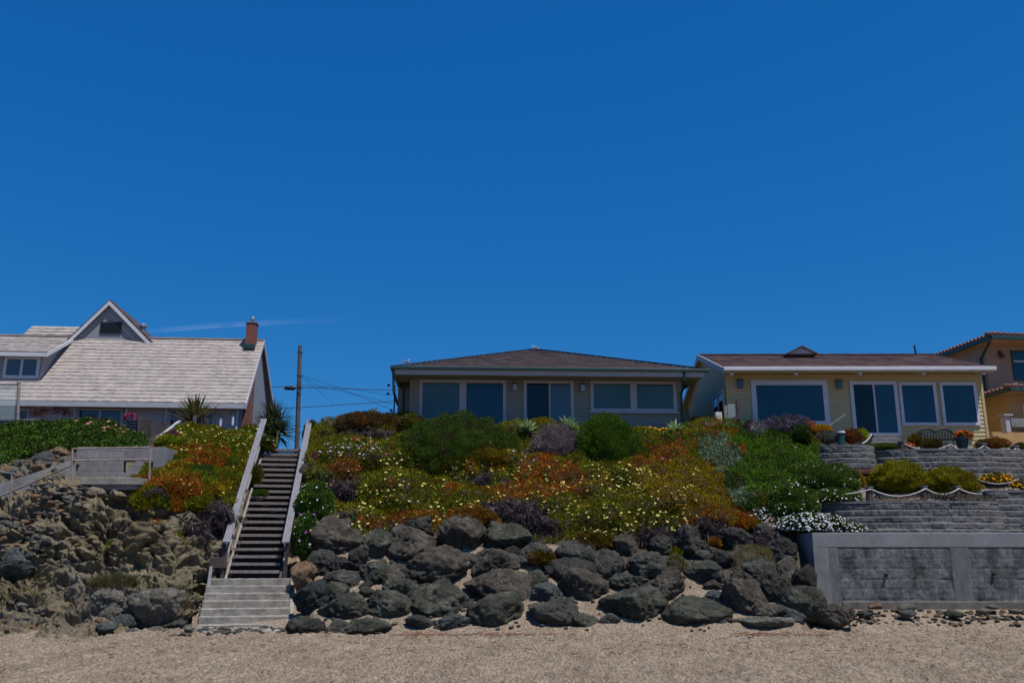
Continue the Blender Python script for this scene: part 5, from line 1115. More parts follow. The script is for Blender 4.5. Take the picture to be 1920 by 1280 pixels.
reg_c = lambda x, y: ((y < edge(x)) & (y > 760) & (x > 575 + (950 - y) * .02) & (x < 1540)).astype(float) * np.where(y < 800, .4, 1) + 1e-9
Z_C = [('orange', 645, 882, 50, 20, 1.5), ('brown', 600, 860, 35, 40, .9), ('brown', 640, 915, 35, 18, 1.1), ('dead', 645, 935, 30, 20, 1.2), ('dgreen', 600, 900, 25, 40, .8), ('orange', 700, 785, 50, 16, .7), ('dead', 690, 812, 45, 9, 1.3), ('brown', 690, 800, 60, 12, .7),
       ('ochre', 905, 868, 60, 22, 1.8), ('dead', 895, 903, 24, 12, 1.6), ('dead', 945, 906, 22, 10, 1.1), ('orange', 1020, 878, 42, 26, 1.7), ('orange', 1060, 896, 46, 22, 1.9), ('red', 1010, 900, 24, 12, .8), ('orange', 980, 922, 90, 16, 1.7), ('ochre', 1010, 912, 60, 16, .7),
       ('dead', 945, 955, 70, 20, 1.7), ('dead', 1000, 985, 60, 28, 1.7), ('orange', 885, 962, 30, 14, 1.3), ('orange', 880, 985, 26, 18, 1.2), ('ochre', 830, 985, 35, 20, .9), ('orange', 770, 975, 70, 14, 1.4), ('brown', 740, 990, 50, 14, .9), ('orange', 690, 985, 30, 10, 1.0), ('dead', 750, 1003, 50, 8, .8),
       ('orange', 845, 900, 18, 30, .9), ('orange', 730, 900, 20, 14, .6), ('dead', 690, 900, 12, 40, .6), ('orange', 1245, 852, 50, 24, 1.5), ('ochre', 1250, 892, 75, 34, 1.5), ('ochre', 1310, 932, 62, 42, 1.6), ('orange', 1270, 905, 30, 14, .5), ('orange', 1200, 868, 26, 14, .5),
       ('orange', 1330, 966, 60, 18, 1.4), ('orange', 1300, 985, 30, 14, .9), ('dead', 1240, 1005, 55, 22, 1.7), ('dead', 1335, 990, 28, 22, 1.3), ('orange', 1395, 985, 22, 12, 1.5), ('brown', 1100, 975, 35, 16, .8), ('ochre', 1110, 1003, 40, 18, 1.0), ('brown', 1160, 985, 30, 12, .6),
       ('silver', 1330, 845, 45, 30, 1.2), ('silver', 1370, 870, 30, 36, .9), ('silver', 1395, 935, 40, 26, 1.2), ('silver', 1340, 885, 30, 14, .6), ('dgreen', 1385, 900, 30, 26, .8), ('bright', 1460, 880, 60, 40, .8), ('bright', 1500, 930, 50, 40, .9), ('dgreen', 1430, 970, 40, 16, .7), ('dgreen', 630, 800, 40, 16, .7), ('dgreen', 655, 845, 50, 14, .6), ('dead', 720, 858, 60, 10, .7),
       ('bright', 640, 830, 40, 10, .5), ('dgreen', 1245, 830, 50, 12, .5)]
base_c = {'olive': lambda x, y: .78 - .9 * np.clip((x - 1300) / 80, 0, 1), 'orange': .12, 'ochre': lambda x, y: .18 - .5 * np.clip((x - 1340) / 60, 0, 1), 'brown': -.05, 'dgreen': .1, 'bright': lambda x, y: -.2 + .75 * np.clip((x - 1340) / 60, 0, 1), 'dead': -.1, 'red': -.25, 'silver': -.45, 'dgreen': .05}
cover(HG, 330000, reg_c, Z_C, base_c, name='ice_plant_carpet', label='flowering ice plant carpet in green, ochre and orange on the central slope')
scatter_flowers('ice_plant_flowers', 'pale yellow ice plant flowers dotted over the central slope', HG, 1900, [(830, 900, 150, 60, 1), (800, 940, 130, 50, 1), (1120, 920, 130, 60, 1.1), (1200, 940, 120, 60, .9), (950, 925, 90, 30, .6), (700, 950, 80, 50, .6), (1110, 1005, 50, 20, 1.1), (740, 1010, 60, 14, 1), (1000, 880, 60, 20, .5), (1260, 900, 60, 50, .5), (650, 900, 60, 50, .25)], (.86, .78, .27), .046, (.8, .55, .05))
scatter_flowers('white_daisies', 'white daisies spilling over the upper left of the central slope', HG, 700, [(655, 838, 50, 14, 1), (690, 850, 26, 12, 1.4), (700, 830, 40, 12, .8), (965, 850, 25, 8, 1.2), (985, 862, 20, 8, .8), (620, 852, 25, 10, .8)], (.78, .76, .85), .04, (.2, .12, .3))
scatter_flowers('white_daisies', 'white daisies in the bright green plants right of the central slope', HG, 480, [(1460, 970, 60, 20, 1), (1500, 930, 50, 40, .5), (1430, 975, 30, 10, 1.2), (1520, 980, 30, 16, 2)], (.80, .79, .85), .038, (.3, .25, .2))
scatter_flowers('pink_ice_plant_flowers', 'pink and magenta flowers scattered over the right of the slope', HG, 200, [(1300, 820, 30, 16, 1.5), (1250, 868, 26, 12, 1), (1460, 880, 90, 45, .6), (1360, 890, 40, 30, .5), (1500, 860, 40, 20, .6), (660, 815, 12, 8, 3), (722, 860, 8, 8, 3)], (.62, .17, .30), .04)
# left of the stairway
reg_l = lambda x, y: ((x > 246 + np.clip((900 - y) * .75, 0, 60)) & (x < 500 - (y - 800) * .36) & (y < 955 + (x - 330) * .05) & (y > 785)).astype(float) + 1e-9
Z_L = [('orange', 372, 845, 24, 12, 1.2), ('orange', 415, 852, 16, 12, 1.4), ('orange', 365, 868, 26, 10, .8), ('orange', 300, 905, 50, 12, 1.2), ('orange', 350, 915, 40, 12, .9), ('ochre', 320, 880, 40, 16, .9), ('dgreen', 370, 885, 26, 12, 1.0), ('dead', 300, 925, 45, 16, 1.3), ('dead', 400, 950, 40, 20, 1.5), ('ochre', 395, 920, 24, 10, .8),
       ('orange', 345, 935, 20, 10, .9), ('dead', 445, 920, 16, 20, .8), ('bright', 440, 850, 40, 40, .35), ('olive', 390, 815, 80, 20, .3), ('bright', 480, 815, 14, 10, .9), ('brown', 330, 858, 18, 10, .7), ('ochre', 300, 850, 20, 14, .7)]
cover(CG, 120000, reg_l, Z_L, {'olive': .6, 'orange': .1, 'ochre': .25, 'brown': -.1, 'dead': -.2, 'dgreen': .0, 'bright': .1}, name='ice_plant_carpet', label='flowering ice plant carpet left of the stairway')
scatter_flowers('ice_plant_flowers', 'pale yellow flowers dense on the bank left of the stairway', CG, 1700, [(400, 812, 80, 22, 2), (450, 835, 40, 25, 1.6), (460, 870, 26, 30, .8), (360, 830, 50, 20, .9), (380, 900, 60, 30, .3), (300, 880, 30, 30, .25), (350, 800, 20, 10, 1.5), (475, 815, 15, 10, 2)], (.86, .80, .28), .046, (.8, .6, .05))
# green bed above the ramp
reg_g = lambda x, y: ((x > -420) & (x < 275) & (y > 770) & (y < 846 + np.clip(90 - x, 0, 90) * .30)).astype(float) + 1e-9
def broad(G, n, region, cols, name, label, L=.10, W=.035, cat='ground cover', kind='stuff'):
    P, N = sample(G, n, region); fo = Foliage(); k = rng.random(n); c = np.where((k < .6)[:, None], vary(cols[0], n, .3), vary(cols[1], n, .3)) * (1 + .3 * fbm(P * 2.5, 2))[:, None]
    fo.leaves(P + N * .16 * rng.random((n, 1)), N * .4 + np.array([0, -.1, .35]) + rand_dir(n) * .7, L * rng.uniform(.6, 1.3, n), W * rng.uniform(.7, 1.2, n), c); return fo.build(name, label, cat, kind=kind)
broad(CG, 60000, reg_g, [(.050, .095, .014), (.085, .14, .02)], 'green_plant_bed', 'dense green leafy plant bed above the ramp and block wall')
scatter_flowers('pink_geraniums', 'pink and coral geranium flowers on the right end of the green plant bed', CG, 75, [(205, 805, 45, 18, 1), (195, 788, 40, 8, .7), (240, 815, 18, 10, 1.2), (150, 798, 20, 8, .4)], (.78, .28, .26), .07, None, .22)
# scattered sprigs on the cliff face
reg_s = lambda x, y: (((x - 200) / 60) ** 2 + ((y - 1026) / 12) ** 2 < 1) * 1.0 + (((x - 150) / 260) ** 2 + ((y - 1110) / 30) ** 2 < 1) * .6 + (((x - 290) / 40) ** 2 + ((y - 968) / 22) ** 2 < 1) * 1.5 + (((x - 350) / 26) ** 2 + ((y - 1008) / 14) ** 2 < 1) * 1.3 + 1e-9
P, N = sample(CG, 9000, reg_s); kp = fbm(P * 2.4, 2) > .05; P, N = P[kp], N[kp]; px, py = proj(P); fo = Foliage(); n = len(P)
cc = np.where((py < 985)[:, None], vary(KC['orange'], n, .3), np.where((py < 1035)[:, None], vary(KC['olive'], n, .3), vary((.12, .11, .04), n, .3)))
fo.leaves(P, N * .4 + np.array([0, 0, .6]) + rand_dir(n) * .5, rng.uniform(.04, .11, n), .009, cc); fo.build('cliff_sprigs', 'small tufts and succulents clinging to the cliff face', 'ground cover', kind='stuff')
# shrubs ---------------------------------------------------------------
def shrub(px, py, rx, rz, Y, label, cols, n, L=.06, W=.012, name='shrub', cat='shrub', ry=None, up=.4, lump=.16, ls=2.6, flowers=None, droop=0, group=None, core=True, stem=True, bot=-.5):
    c = np.array(at(px, py, Y)); s = mpp(px, py, Y); a = np.array([rx * s, (ry or (rx + rz) / 2) * s, rz * s]); sc_ = a.prod() ** (1 / 3)
    root = empty(name, tuple(c - [0, 0, a[2] * .8])); tag(root, label, cat, group)
    D = rand_dir(int(n * 1.6)); D = D[(D[:, 2] > bot) & (D[:, 1] < .75)][:n]; n = len(D)
    q = D * ls; off = px * .37
    def rad(D): f1, _ = cell(D * ls + off); return 1 + lump * (.62 - f1) * 2 + .10 * fbm(D * 2 + off, 2)
    rr = rad(D) * (1 - .24 * rng.random(n) ** 2.2); P = c + D * a * rr[:, None]; P[:, 2] -= droop * np.maximum(0, D[:, 0]) ** 2 * a[2]
    fo = Foliage(); w = rng.random(n); cc = np.zeros((n, 3)); cum = 0; pick = vnoise(P * 3.3 + off) * .5 + .5; pick = np.clip(.6 * pick + .4 * w, 0, .999); pick = np.argsort(np.argsort(pick)) / n
    for frac, col in cols: s_ = (pick >= cum) & (pick < cum + frac); cc[s_] = vary(col, s_.sum(), .28, .1); cum += frac
    cc[cc.sum(1) == 0] = cols[-1][1]
    fo.leaves(P, D / a * sc_ * .6 + np.array([0, 0, up]) + rand_dir(n) * .55, L * rng.uniform(.6, 1.4, n), W * rng.uniform(.7, 1.3, n), cc)
    if core:
        u = np.linspace(0, 2 * np.pi, 40); v = np.linspace(-1.2, np.pi / 2, 22); U, Vv = np.meshgrid(u, v); Dg = np.stack([np.cos(Vv) * np.cos(U), np.cos(Vv) * np.sin(U), np.sin(Vv)], -1)
        G = c + Dg * a * (rad(Dg) * .80)[..., None]; G[..., 2] -= droop * np.maximum(0, Dg[..., 0]) ** 2 * a[2]; fo.grid(G, np.array(cols[0][1]) * .8)  # core coloured darker than the leaves, painting shade inside the crown
    if flowers:
        for (m_, fc, fr, cc2) in flowers:
            i = rng.choice(n, m_); fo.petals(P[i] + D[i] * a / sc_ * .02 + D[i] * (L * .7), D[i] * .6 + np.array([0, -.2, .5]) + rand_dir(m_) * .4, fr * rng.uniform(.7, 1.15, m_), vary(fc, m_, .1, .04), cc2)
    fo.build('foliage', parent=root)
    if stem: MB().tube([c - [0, 0, a[2] * 1.05], c - [0, 0, a[2] * .3], c + [.02, 0, a[2] * .2]], [.03, .025, .01], 6).build('stem', M['brownwood'], root, True)
    return root
H = KC['hedge']
shrub(852, 866, 104, 84, 30.6, 'largest rounded dark green bush in front of the sage house windows', [(.6, H), (.3, (.055, .085, .016)), (.1, (.09, .07, .045))], 80000, .055, .011, ls=4.2, lump=.16, up=.5)
shrub(935, 842, 40, 34, 30.7, 'low dark green bush joining the right flank of the largest rounded bush', [(.7, H), (.3, (.07, .08, .03))], 10000, .055, .010, lump=.13, up=.5)
shrub(1138, 857, 63, 72, 30.6, 'tall rounded green bush right of the grey dead shrub', [(.7, (.055, .112, .012)), (.3, (.09, .15, .018))], 52000, .055, .011, ls=4, lump=.15, up=.5)
shrub(1190, 862, 34, 26, 30.4, 'small dark green bush at the right foot of the tall rounded bush', [(.7, H), (.3, (.06, .09, .02))], 7000, .055, .010, up=.5)
shrub(1046, 842, 40, 34, 30.6, 'grey dead twiggy shrub between the two rounded green bushes', [(.6, (.16, .125, .135)), (.4, (.24, .20, .20))], 9000, .16, .006, up=.9, lump=.45, ls=4, cat='dead shrub')
shrub(1014, 803, 32, 18, 32.2, 'small olive dome bush before the glass door of the sage house', [(.6, KC['ochre']), (.4, KC['olive'])], 6000, .05, .009, up=.5)
shrub(692, 798, 58, 22, 32.0, 'wide orange-brown flowering hedge top near the left corner of the sage house', [(.35, (.17, .085, .015)), (.35, (.10, .075, .015)), (.3, (.10, .055, .045))], 14000, .07, .012, up=.6, lump=.2)
shrub(772, 800, 26, 22, 31.8, 'olive-yellow bush under the left window of the sage house', [(.7, (.12, .12, .012)), (.3, (.08, .055, .05))], 6000, .06, .012, up=.5)
YF = (.80, .43, .012)
for px, py, rx, rz, Y, lb, nf in ((932, 815, 20, 8, 32.1, 'short band of golden flowers left of the first pale agave', 130), (1203, 811, 36, 9, 32.2, 'long band of golden flowers under the right windows of the sage house', 260), (1293, 811, 14, 9, 32.2, 'golden flower clump just right of the third pale agave', 110), (1243, 813, 9, 8, 32.1, 'tiny golden flower clump just left of the third pale agave', 60)):
    shrub(px, py, rx, rz, Y, lb, [(.5, (.3, .2, .02)), (.5, (.09, .11, .02))], 900, .05, .012, name='golden_flowers', cat='flowers', flowers=[(nf, YF, .042, None)], group='golden flower clumps by the sage house', stem=False)
shrub(590, 948, 32, 42, 27.6, 'leafy green daisy bush beside the right handrail with orange and white flowers', [(.6, (.055, .115, .018)), (.4, (.10, .17, .03))], 12000, .07, .018, name='daisy_bush', flowers=[(70, (.8, .8, .82), .032, (.6, .45, .1)), (26, (.85, .33, .02), .034, None)])
shrub(575, 1012, 24, 44, 26.4, 'lower green daisy bush by the stairway foot with purple and white flowers', [(.6, (.05, .10, .018)), (.4, (.09, .15, .03))], 8000, .07, .016, name='daisy_bush', flowers=[(30, (.8, .8, .85), .032, None), (34, (.45, .12, .50), .04, None), (12, (.6, .62, .2), .03, None)])
shrub(1475, 806, 46, 22, 31.9, 'purple sea lavender clump with pale leafless stems under the picture window', [(.4, (.13, .10, .14)), (.35, (.055, .075, .03)), (.25, (.16, .14, .2))], 7000, .09, .010, name='sea_lavender', cat='flowers', up=.8, lump=.3, flowers=[(260, (.26, .19, .46), .022, None)])
shrub(1412, 812, 24, 20, 31.8, 'variegated grey and black leaved plant right of the glass windscreen', [(.5, (.05, .04, .045)), (.5, (.36, .33, .36))], 2600, .09, .012, up=.6, lump=.3, name='leafy_plant', cat='plant')
shrub(1500, 822, 22, 22, 31.3, 'round dark green bush at the left end of the upper block wall', [(.6, (.035, .06, .012)), (.4, (.08, .12, .02))], 5000, .06, .018, ls=3)
shrub(1515, 806, 12, 15, 31.7, 'upright orange-red succulent behind the dark green bush', [(.6, (.42, .12, .03)), (.4, (.3, .17, .03))], 1600, .07, .016, name='succulent', cat='plant')
shrub(1541, 808, 18, 11, 31.6, 'yellow-orange succulent mound left of the squat post light', [(.6, (.42, .30, .02)), (.4, (.4, .14, .02))], 2000, .06, .014, name='succulent', cat='plant')
shrub(1552, 822, 22, 12, 31.2, 'grey-green fuzzy plant hanging on the upper left block wall', [(.6, (.10, .105, .085)), (.4, (.16, .17, .14))], 3000, .06, .010, name='leafy_plant', cat='plant')
shrub(1596, 820, 18, 14, 31.4, 'rusty red-brown succulent just right of the squat post light', [(.6, (.26, .085, .02)), (.4, (.13, .07, .03))], 3000, .06, .012, name='succulent', cat='plant')
shrub(1614, 817, 12, 12, 31.5, 'lime green tuft left of the door steps', [(.7, KC['lime']), (.3, (.12, .15, .02))], 1800, .06, .012, name='leafy_plant', cat='plant')
shrub(1660, 838, 34, 5, 31.3, 'strip of green grass below the door steps', [(.7, (.08, .13, .02)), (.3, (.12, .16, .03))], 2500, .06, .008, name='grass_strip', cat='grass', stem=False, up=1)
shrub(1703, 838, 9, 6, 31.0, 'small red-orange flowers between the door steps and the bench', [(.5, (.08, .11, .02)), (.5, (.3, .06, .02))], 500, .04, .012, name='red_flowers', cat='flowers', flowers=[(45, (.75, .13, .03), .035, None)], stem=False)
shrub(1717, 829, 12, 11, 31.6, 'spiky yellow-green plant left of the bench', [(.6, (.13, .13, .025)), (.4, (.2, .11, .03))], 1500, .11, .014, name='leafy_plant', cat='plant', up=.9)
shrub(1747, 836, 17, 10, 31.2, 'reddish grassy plant in front of the bench', [(.6, (.12, .065, .03)), (.4, (.10, .10, .02))], 2500, .12, .008, name='grassy_plant', cat='plant', up=1.1)
t = shrub(1806, 818, 15, 9, 31.5, 'orange-red flowers in a dark green pot near the house corner', [(.4, (.07, .11, .02)), (.6, (.4, .10, .02))], 1500, .05, .014, name='potted_flowers', cat='potted plant', flowers=[(110, (.72, .14, .02), .035, None)], stem=False)
pc = at(1805, 840, 31.5); MB().tube([pc, pc + Vector((0, 0, .10)), pc + Vector((0, 0, .34)), pc + Vector((0, 0, .345)), pc + Vector((0, 0, .38))], [.16, .18, .23, .26, .26], 18).build('pot', M['teal'], t, True)
shrub(1862, 833, 30, 9, 31.4, 'row of orange and green succulents at the foot of the orange house', [(.4, (.36, .15, .02)), (.3, (.13, .14, .02)), (.3, (.22, .06, .03))], 3500, .07, .016, name='succulent', cat='plant')
shrub(1915, 840, 14, 8, 31.4, 'brown-green plant at the right edge on the long upper wall', [(.5, (.15, .09, .03)), (.5, (.09, .10, .02))], 1300, .06, .014, name='leafy_plant', cat='plant')
YG = [(.55, (.30, .27, .018)), (.35, (.16, .17, .015)), (.1, (.30, .16, .02))]
shrub(1683, 900, 45, 32, 29.3, 'larger yellow-green shrub on the gravel behind the rope', YG, 17000, .06, .012, lump=.22, ls=3.4, up=.6, group='yellow-green shrubs on the gravel')
shrub(1781, 906, 50, 28, 29.1, 'second yellow-green shrub trailing down to the right behind the tall post', YG, 17000, .06, .012, lump=.22, ls=3.4, up=.6, droop=.55, group='yellow-green shrubs on the gravel')
shrub(1592, 903, 26, 20, 29.0, 'golden yellow low shrub beside the rust-red rock', [(.6, (.30, .20, .015)), (.4, (.14, .13, .014))], 6000, .06, .012, lump=.2)
shrub(1868, 899, 28, 9, 29.7, 'orange and yellow flowers under the hanging rope at the right edge', [(.5, (.35, .20, .02)), (.5, (.10, .11, .02))], 2600, .06, .014, name='orange_flowers', cat='flowers', flowers=[(90, (.8, .38, .02), .04, None)], stem=False)
shrub(1915, 909, 18, 8, 29.1, 'orange and yellow flowers above the dark block wall at the far right', [(.5, (.35, .20, .02)), (.5, (.10, .11, .02))], 1600, .06, .014, name='orange_flowers', cat='flowers', flowers=[(45, (.8, .42, .02), .04, None)], stem=False)
BG = [(.55, (.085, .145, .022)), (.35, (.14, .20, .035)), (.1, (.05, .08, .03))]
WD = (.82, .81, .86)
shrub(1535, 905, 72, 34, 29.0, 'bright green daisy mound sprinkled with small white flowers left of the gravel', BG, 26000, .08, .013, lump=.15, up=.7, name='daisy_mound', cat='ground cover', ry=60, flowers=[(160, WD, .026, None), (14, (.6, .2, .4), .04, None)])
shrub(1560, 934, 50, 16, 28.15, 'lower bright green daisy mound reaching the left end of the lowest block wall', BG, 12000, .08, .013, lump=.15, up=.7, name='daisy_mound', cat='ground cover', flowers=[(120, WD, .028, None)])
shrub(1485, 955, 48, 44, 27.6, 'dark green leafy mound above the shaded flank of the sea wall', BG, 20000, .08, .014, lump=.18, up=.6, name='daisy_mound', cat='ground cover', ry=30, flowers=[(110, WD, .030, None)])
shrub(1525, 984, 64, 18, 26.5, 'thick bank of white daisies on top of the left end of the concrete sea wall', [(.7, (.05, .09, .015)), (.3, (.10, .15, .03))], 9000, .07, .014, lump=.15, up=.6, name='daisy_bank', cat='flowers', ry=26, flowers=[(620, WD, .036, (.35, .3, .3))])
shrub(1588, 991, 30, 8, 26.5, 'right tip of the white daisy bank on the concrete sea wall', [(.7, (.05, .09, .015)), (.3, (.10, .15, .03))], 2500, .06, .014, name='daisy_bank', cat='flowers', flowers=[(150, WD, .034, (.35, .3, .3))], stem=False)
shrub(1745, 936, 100, 7, 28.2, 'small grey-green succulents and pebbles along the lowest wall behind the posts', [(.5, (.16, .17, .13)), (.3, (.20, .10, .08)), (.2, (.08, .09, .05))], 3500, .05, .016, name='succulent', cat='plant', stem=False, lump=.5, core=False)
shrub(313, 830, 20, 13, 29.4, 'lime green tuft at the top of the pale concrete pier', [(.8, (.25, .28, .012)), (.2, (.15, .19, .02))], 4500, .06, .012, name='leafy_plant', cat='plant')
shrub(325, 1140, 24, 26, 24.0, 'dry brown grass tuft beside the largest pale boulder at the cliff foot', [(.6, (.14, .12, .05)), (.4, (.20, .15, .08))], 4500, .14, .006, name='grass_tuft', cat='grass', up=1.2, lump=.3, stem=False)
shrub(215, 1095, 40, 12, 24.3, 'olive grass tuft above the pale rounded rocks of the cliff foot', [(.6, (.10, .10, .035)), (.4, (.17, .14, .07))], 4500, .12, .006, name='grass_tuft', cat='grass', up=1.2, lump=.3, stem=False, core=False)
shrub(25, 1194, 30, 7, 23.0, 'green weeds on the sand at the lower left corner', [(.6, (.08, .13, .02)), (.4, (.16, .12, .05))], 1800, .07, .010, name='weeds', cat='weeds', stem=False, core=False, up=.8)
shrub(1410, 1048, 34, 20, 25.7, 'dry yellow grass tuft among the black rocks near the sea wall', [(.5, (.20, .17, .05)), (.5, (.26, .22, .14))], 2200, .15, .005, name='grass_tuft', cat='grass', up=1, lump=.3, core=False, stem=False)
shrub(1266, 1058, 15, 13, 25.4, 'small green-yellow sprig next to the shield-shaped boulder', [(.6, (.10, .12, .02)), (.4, (.2, .17, .08))], 900, .10, .007, name='grass_tuft', cat='grass', up=1, core=False, stem=False)
shrub(1014, 1048, 24, 14, 25.75, 'olive and orange ice plant sprig hanging over the blue-grey boulder', [(.6, (.10, .085, .012)), (.4, (.25, .09, .02))], 2600, .08, .012, name='ice_plant_sprig', cat='plant', lump=.3, stem=False)
shrub(1112, 1018, 38, 20, 26.3, 'yellow-flowered ice plant clump hanging over the smooth blue-grey boulder', [(.5, (.11, .10, .012)), (.3, (.16, .09, .012)), (.2, (.12, .06, .04))], 8000, .08, .012, name='ice_plant_clump', cat='plant', lump=.25, stem=False, flowers=[(34, (.8, .76, .36), .036, None)])
shrub(884, 972, 44, 15, 26.9, 'bright orange ice plant clump drooping over the tall rough boulder', [(.6, (.24, .095, .014)), (.4, (.16, .09, .012))], 7000, .08, .012, name='ice_plant_clump', cat='plant', lump=.25, stem=False)
shrub(1398, 985, 26, 13, 27.1, 'orange ice plant clump at the edge above the dry yellow grass', [(.6, (.32, .12, .014)), (.4, (.14, .10, .012))], 3500, .08, .012, name='ice_plant_clump', cat='plant', lump=.25, stem=False)
shrub(1340, 1018, 10, 9, 26.3, 'orange sprig of ice plant on the black rocks', [(.6, (.33, .13, .014)), (.4, (.2, .1, .012))], 500, .07, .012, name='ice_plant_sprig', cat='plant', stem=False, core=False)
shrub(905, 862, 46, 20, 29.7, 'ochre ice plant dome overhanging a dark hollow in the middle of the slope', [(.6, (.23, .165, .012)), (.4, (.13, .13, .012))], 13000, .07, .012, name='ice_plant_clump', cat='plant', lump=.18, stem=False, bot=-.25)
def dead(px, py, rx, rz, Y, n, label):
    c = np.array(at(px, py, Y)); s = mpp(px, py, Y); a = np.array([rx * s, rx * s * .3, rz * s]); m_ = int(n / 45); hub = rng.normal(size=(m_, 3)) * .48; hub = hub[np.linalg.norm(hub, axis=1) < 1.15]; m_ = len(hub)
    k = rng.integers(m_, size=n); D = np.array([0, -.25, -.8]) + rand_dir(m_)[k] * .8 + rand_dir(n) * .45; P = c + hub[k] * a + rand_dir(n) * .06; fo = Foliage(); sh = rng.random(m_)[k]
    cc = vary((.062, .048, .052), n, .4, .06) * (.5 + sh)[:, None]; q = (rng.random(n) < .10) | ((sh > .85) & (rng.random(n) < .5)); cc[q] = vary((.22, .185, .19), q.sum(), .25, .05)
    fo.leaves(P, D, rng.uniform(.12, .36, n), rng.uniform(.004, .010, n), cc)
    return fo.build('dead_brush', label, 'dead brush', 'dead hanging stems of ice plant', origin=tuple(c))
dead(960, 958, 62, 22, 27.6, 9000, 'purple-grey dead brush in the dark hollow above the pale green boulder')
dead(1005, 990, 46, 34, 27.0, 9000, 'fan of pale dead stems above the smooth blue-grey boulder')
dead(1235, 1018, 60, 30, 26.7, 10000, 'dark hanging dead stems behind the shield-shaped boulder')
dead(1335, 995, 30, 28, 26.9, 5000, 'dark dead stems just right of the deeply grooved black boulder')
dead(895, 905, 26, 20, 29.0, 4500, 'dark dead stems under the ochre ice plant dome')
dead(745, 1000, 44, 16, 27.1, 3500, 'brown dead stems above the steep wedge-shaped boulder')
dead(690, 815, 50, 12, 31.2, 4000, 'dark dead stems under the orange-brown hedge near the sage house')
dead(640, 925, 34, 26, 28.6, 5000, 'dark dead stems above the daisy bush near the right handrail')
dead(400, 968, 44, 32, 26.5, 10000, 'purple-grey dead brush against the left side of the stairway')
dead(300, 940, 42, 22, 26.2, 7000, 'purple-grey dead brush below the pale concrete pier')
dead(365, 1000, 30, 26, 26.0, 4000, 'dead brown stems hanging on the cliff beside the utility box')
dead(1435, 1012, 40, 18, 26.4, 3500, 'thin dead stems under the daisies near the sea wall flank')
# agaves, flax, palm -----------------------------------------------------
def rosette(fo, c, n, L, W, cols, bend=.5, elev=(.1, 1.4), seg=5):
    c = np.array(c)
    for k in range(n):
        az = rng.uniform(0, 6.283); el = rng.uniform(*elev); l = L * rng.uniform(.75, 1.1); d = np.array([math.cos(az) * math.cos(el), math.sin(az) * math.cos(el), math.sin(el)]); side = np.cross(d, [0, 0, 1.]); side /= np.linalg.norm(side) + 1e-9
        G = np.zeros((seg + 1, 3, 3)); p = c + d * L * .04
        for j in range(seg + 1):
            f = j / seg; w = W * (math.sin(math.pi * min(1, f * .8 + .2)) ** .7 if f < 1 else 0); up_ = np.cross(side, d); G[j, 0] = p - side * w + up_ * w * .35; G[j, 1] = p; G[j, 2] = p + side * w + up_ * w * .35
            d = d + np.array([0, 0, -bend / seg * (1 + f)]); d /= np.linalg.norm(d); p = p + d * l / seg
        fo.grid(G, vary(cols[rng.integers(len(cols))], 1, .18, .05)[0])
for px, py, Y, lb in ((991, 806, 31.4, 'pale green agave rosette nearest the glass door of the sage house'), (1065, 801, 31.5, 'pale green agave rosette between the grey dead shrub and the tall rounded bush'), (1266, 808, 31.3, 'pale yellow-green spiky rosette between golden flowers near the downspout')):
    c = at(px, py + 5, Y); r = empty('agave', c - Vector((0, 0, .25))); tag(r, lb, 'agave', 'pale rosette plants before the sage house'); fo = Foliage(); rosette(fo, c, 50, .56, .045, [(.22, .32, .14), (.32, .42, .2)], .35, (.15, 1.35)); fo.build('leaves', parent=r)
    MB().tube([c - Vector((0, 0, .2)), c + Vector((0, 0, .01))], [.07, .05], 8).build('trunk', M['brownwood'], r, True)
c = at(365, 797, 32.7); r = empty('flax_plant', c); tag(r, 'big flax plant with stiff striped sword leaves in front of the left house', 'plant'); fo = Foliage(); rosette(fo, c, 95, 1.15, .038, [(.13, .12, .035), (.07, .085, .02), (.22, .17, .08)], .22, (.35, 1.5)); fo.build('leaves', parent=r)
pb_ = at(516, 842, 34.2); r = empty('cabbage_palm', pb_); tag(r, 'cabbage palm with spiky dark green heads right of the stairway top', 'palm tree')
hd_ = [at(514, 789, 34.2), at(525, 806, 34.0), at(501, 808, 34.4), at(516, 817, 33.9)]
mb = MB(); mb.tube([pb_ - Vector((0, 0, .6)), at(515, 826, 34.2), at(515, 808, 34.2), hd_[0]], [.13, .12, .1, .08], 10)
for h_ in hd_[1:]: mb.tube([at(515, 826, 34.2), h_], [.09, .07], 8)
mb.build('trunk', M['brownwood'], r, True)
for h_, nn in zip(hd_, (130, 90, 80, 60)): fo = Foliage(); rosette(fo, h_, nn, .92, .028, [(.035, .05, .015), (.06, .08, .025), (.10, .11, .05)], .55, (-.5, 1.45)); fo.build('leaf_head', parent=r)
shrub(98, 776, 34, 9, 32.8, 'dark red leafy plant below the left house windows at the left', [(.5, (.06, .035, .04)), (.3, (.05, .03, .05)), (.2, (.12, .08, .04))], 1100, .10, .014, name='leafy_plant', cat='plant', up=.8, lump=.4, core=False)
shrub(245, 783, 12, 7, 32.6, 'magenta flowers behind the slatted fence panels', [(.6, (.35, .05, .15)), (.4, (.08, .06, .04))], 700, .05, .014, name='magenta_flowers', cat='flowers', stem=False, core=False, flowers=[(30, (.6, .08, .25), .035, None)])
shrub(325, 815, 10, 8, 30.6, 'purple flowers beside the white sloping handrail', [(.5, (.2, .06, .14)), (.5, (.07, .06, .04))], 700, .05, .012, name='purple_flowers', cat='flowers', stem=False, core=False, flowers=[(24, (.42, .10, .3), .03, None)])
shrub(500, 835, 14, 16, 31.6, 'green ice plant creeping over the left side of the upper stairway', [(.6, (.06, .09, .012)), (.4, (.12, .11, .02))], 4500, .08, .012, name='ice_plant_clump', cat='plant', stem=False, flowers=[(14, (.75, .72, .36), .034, None)])
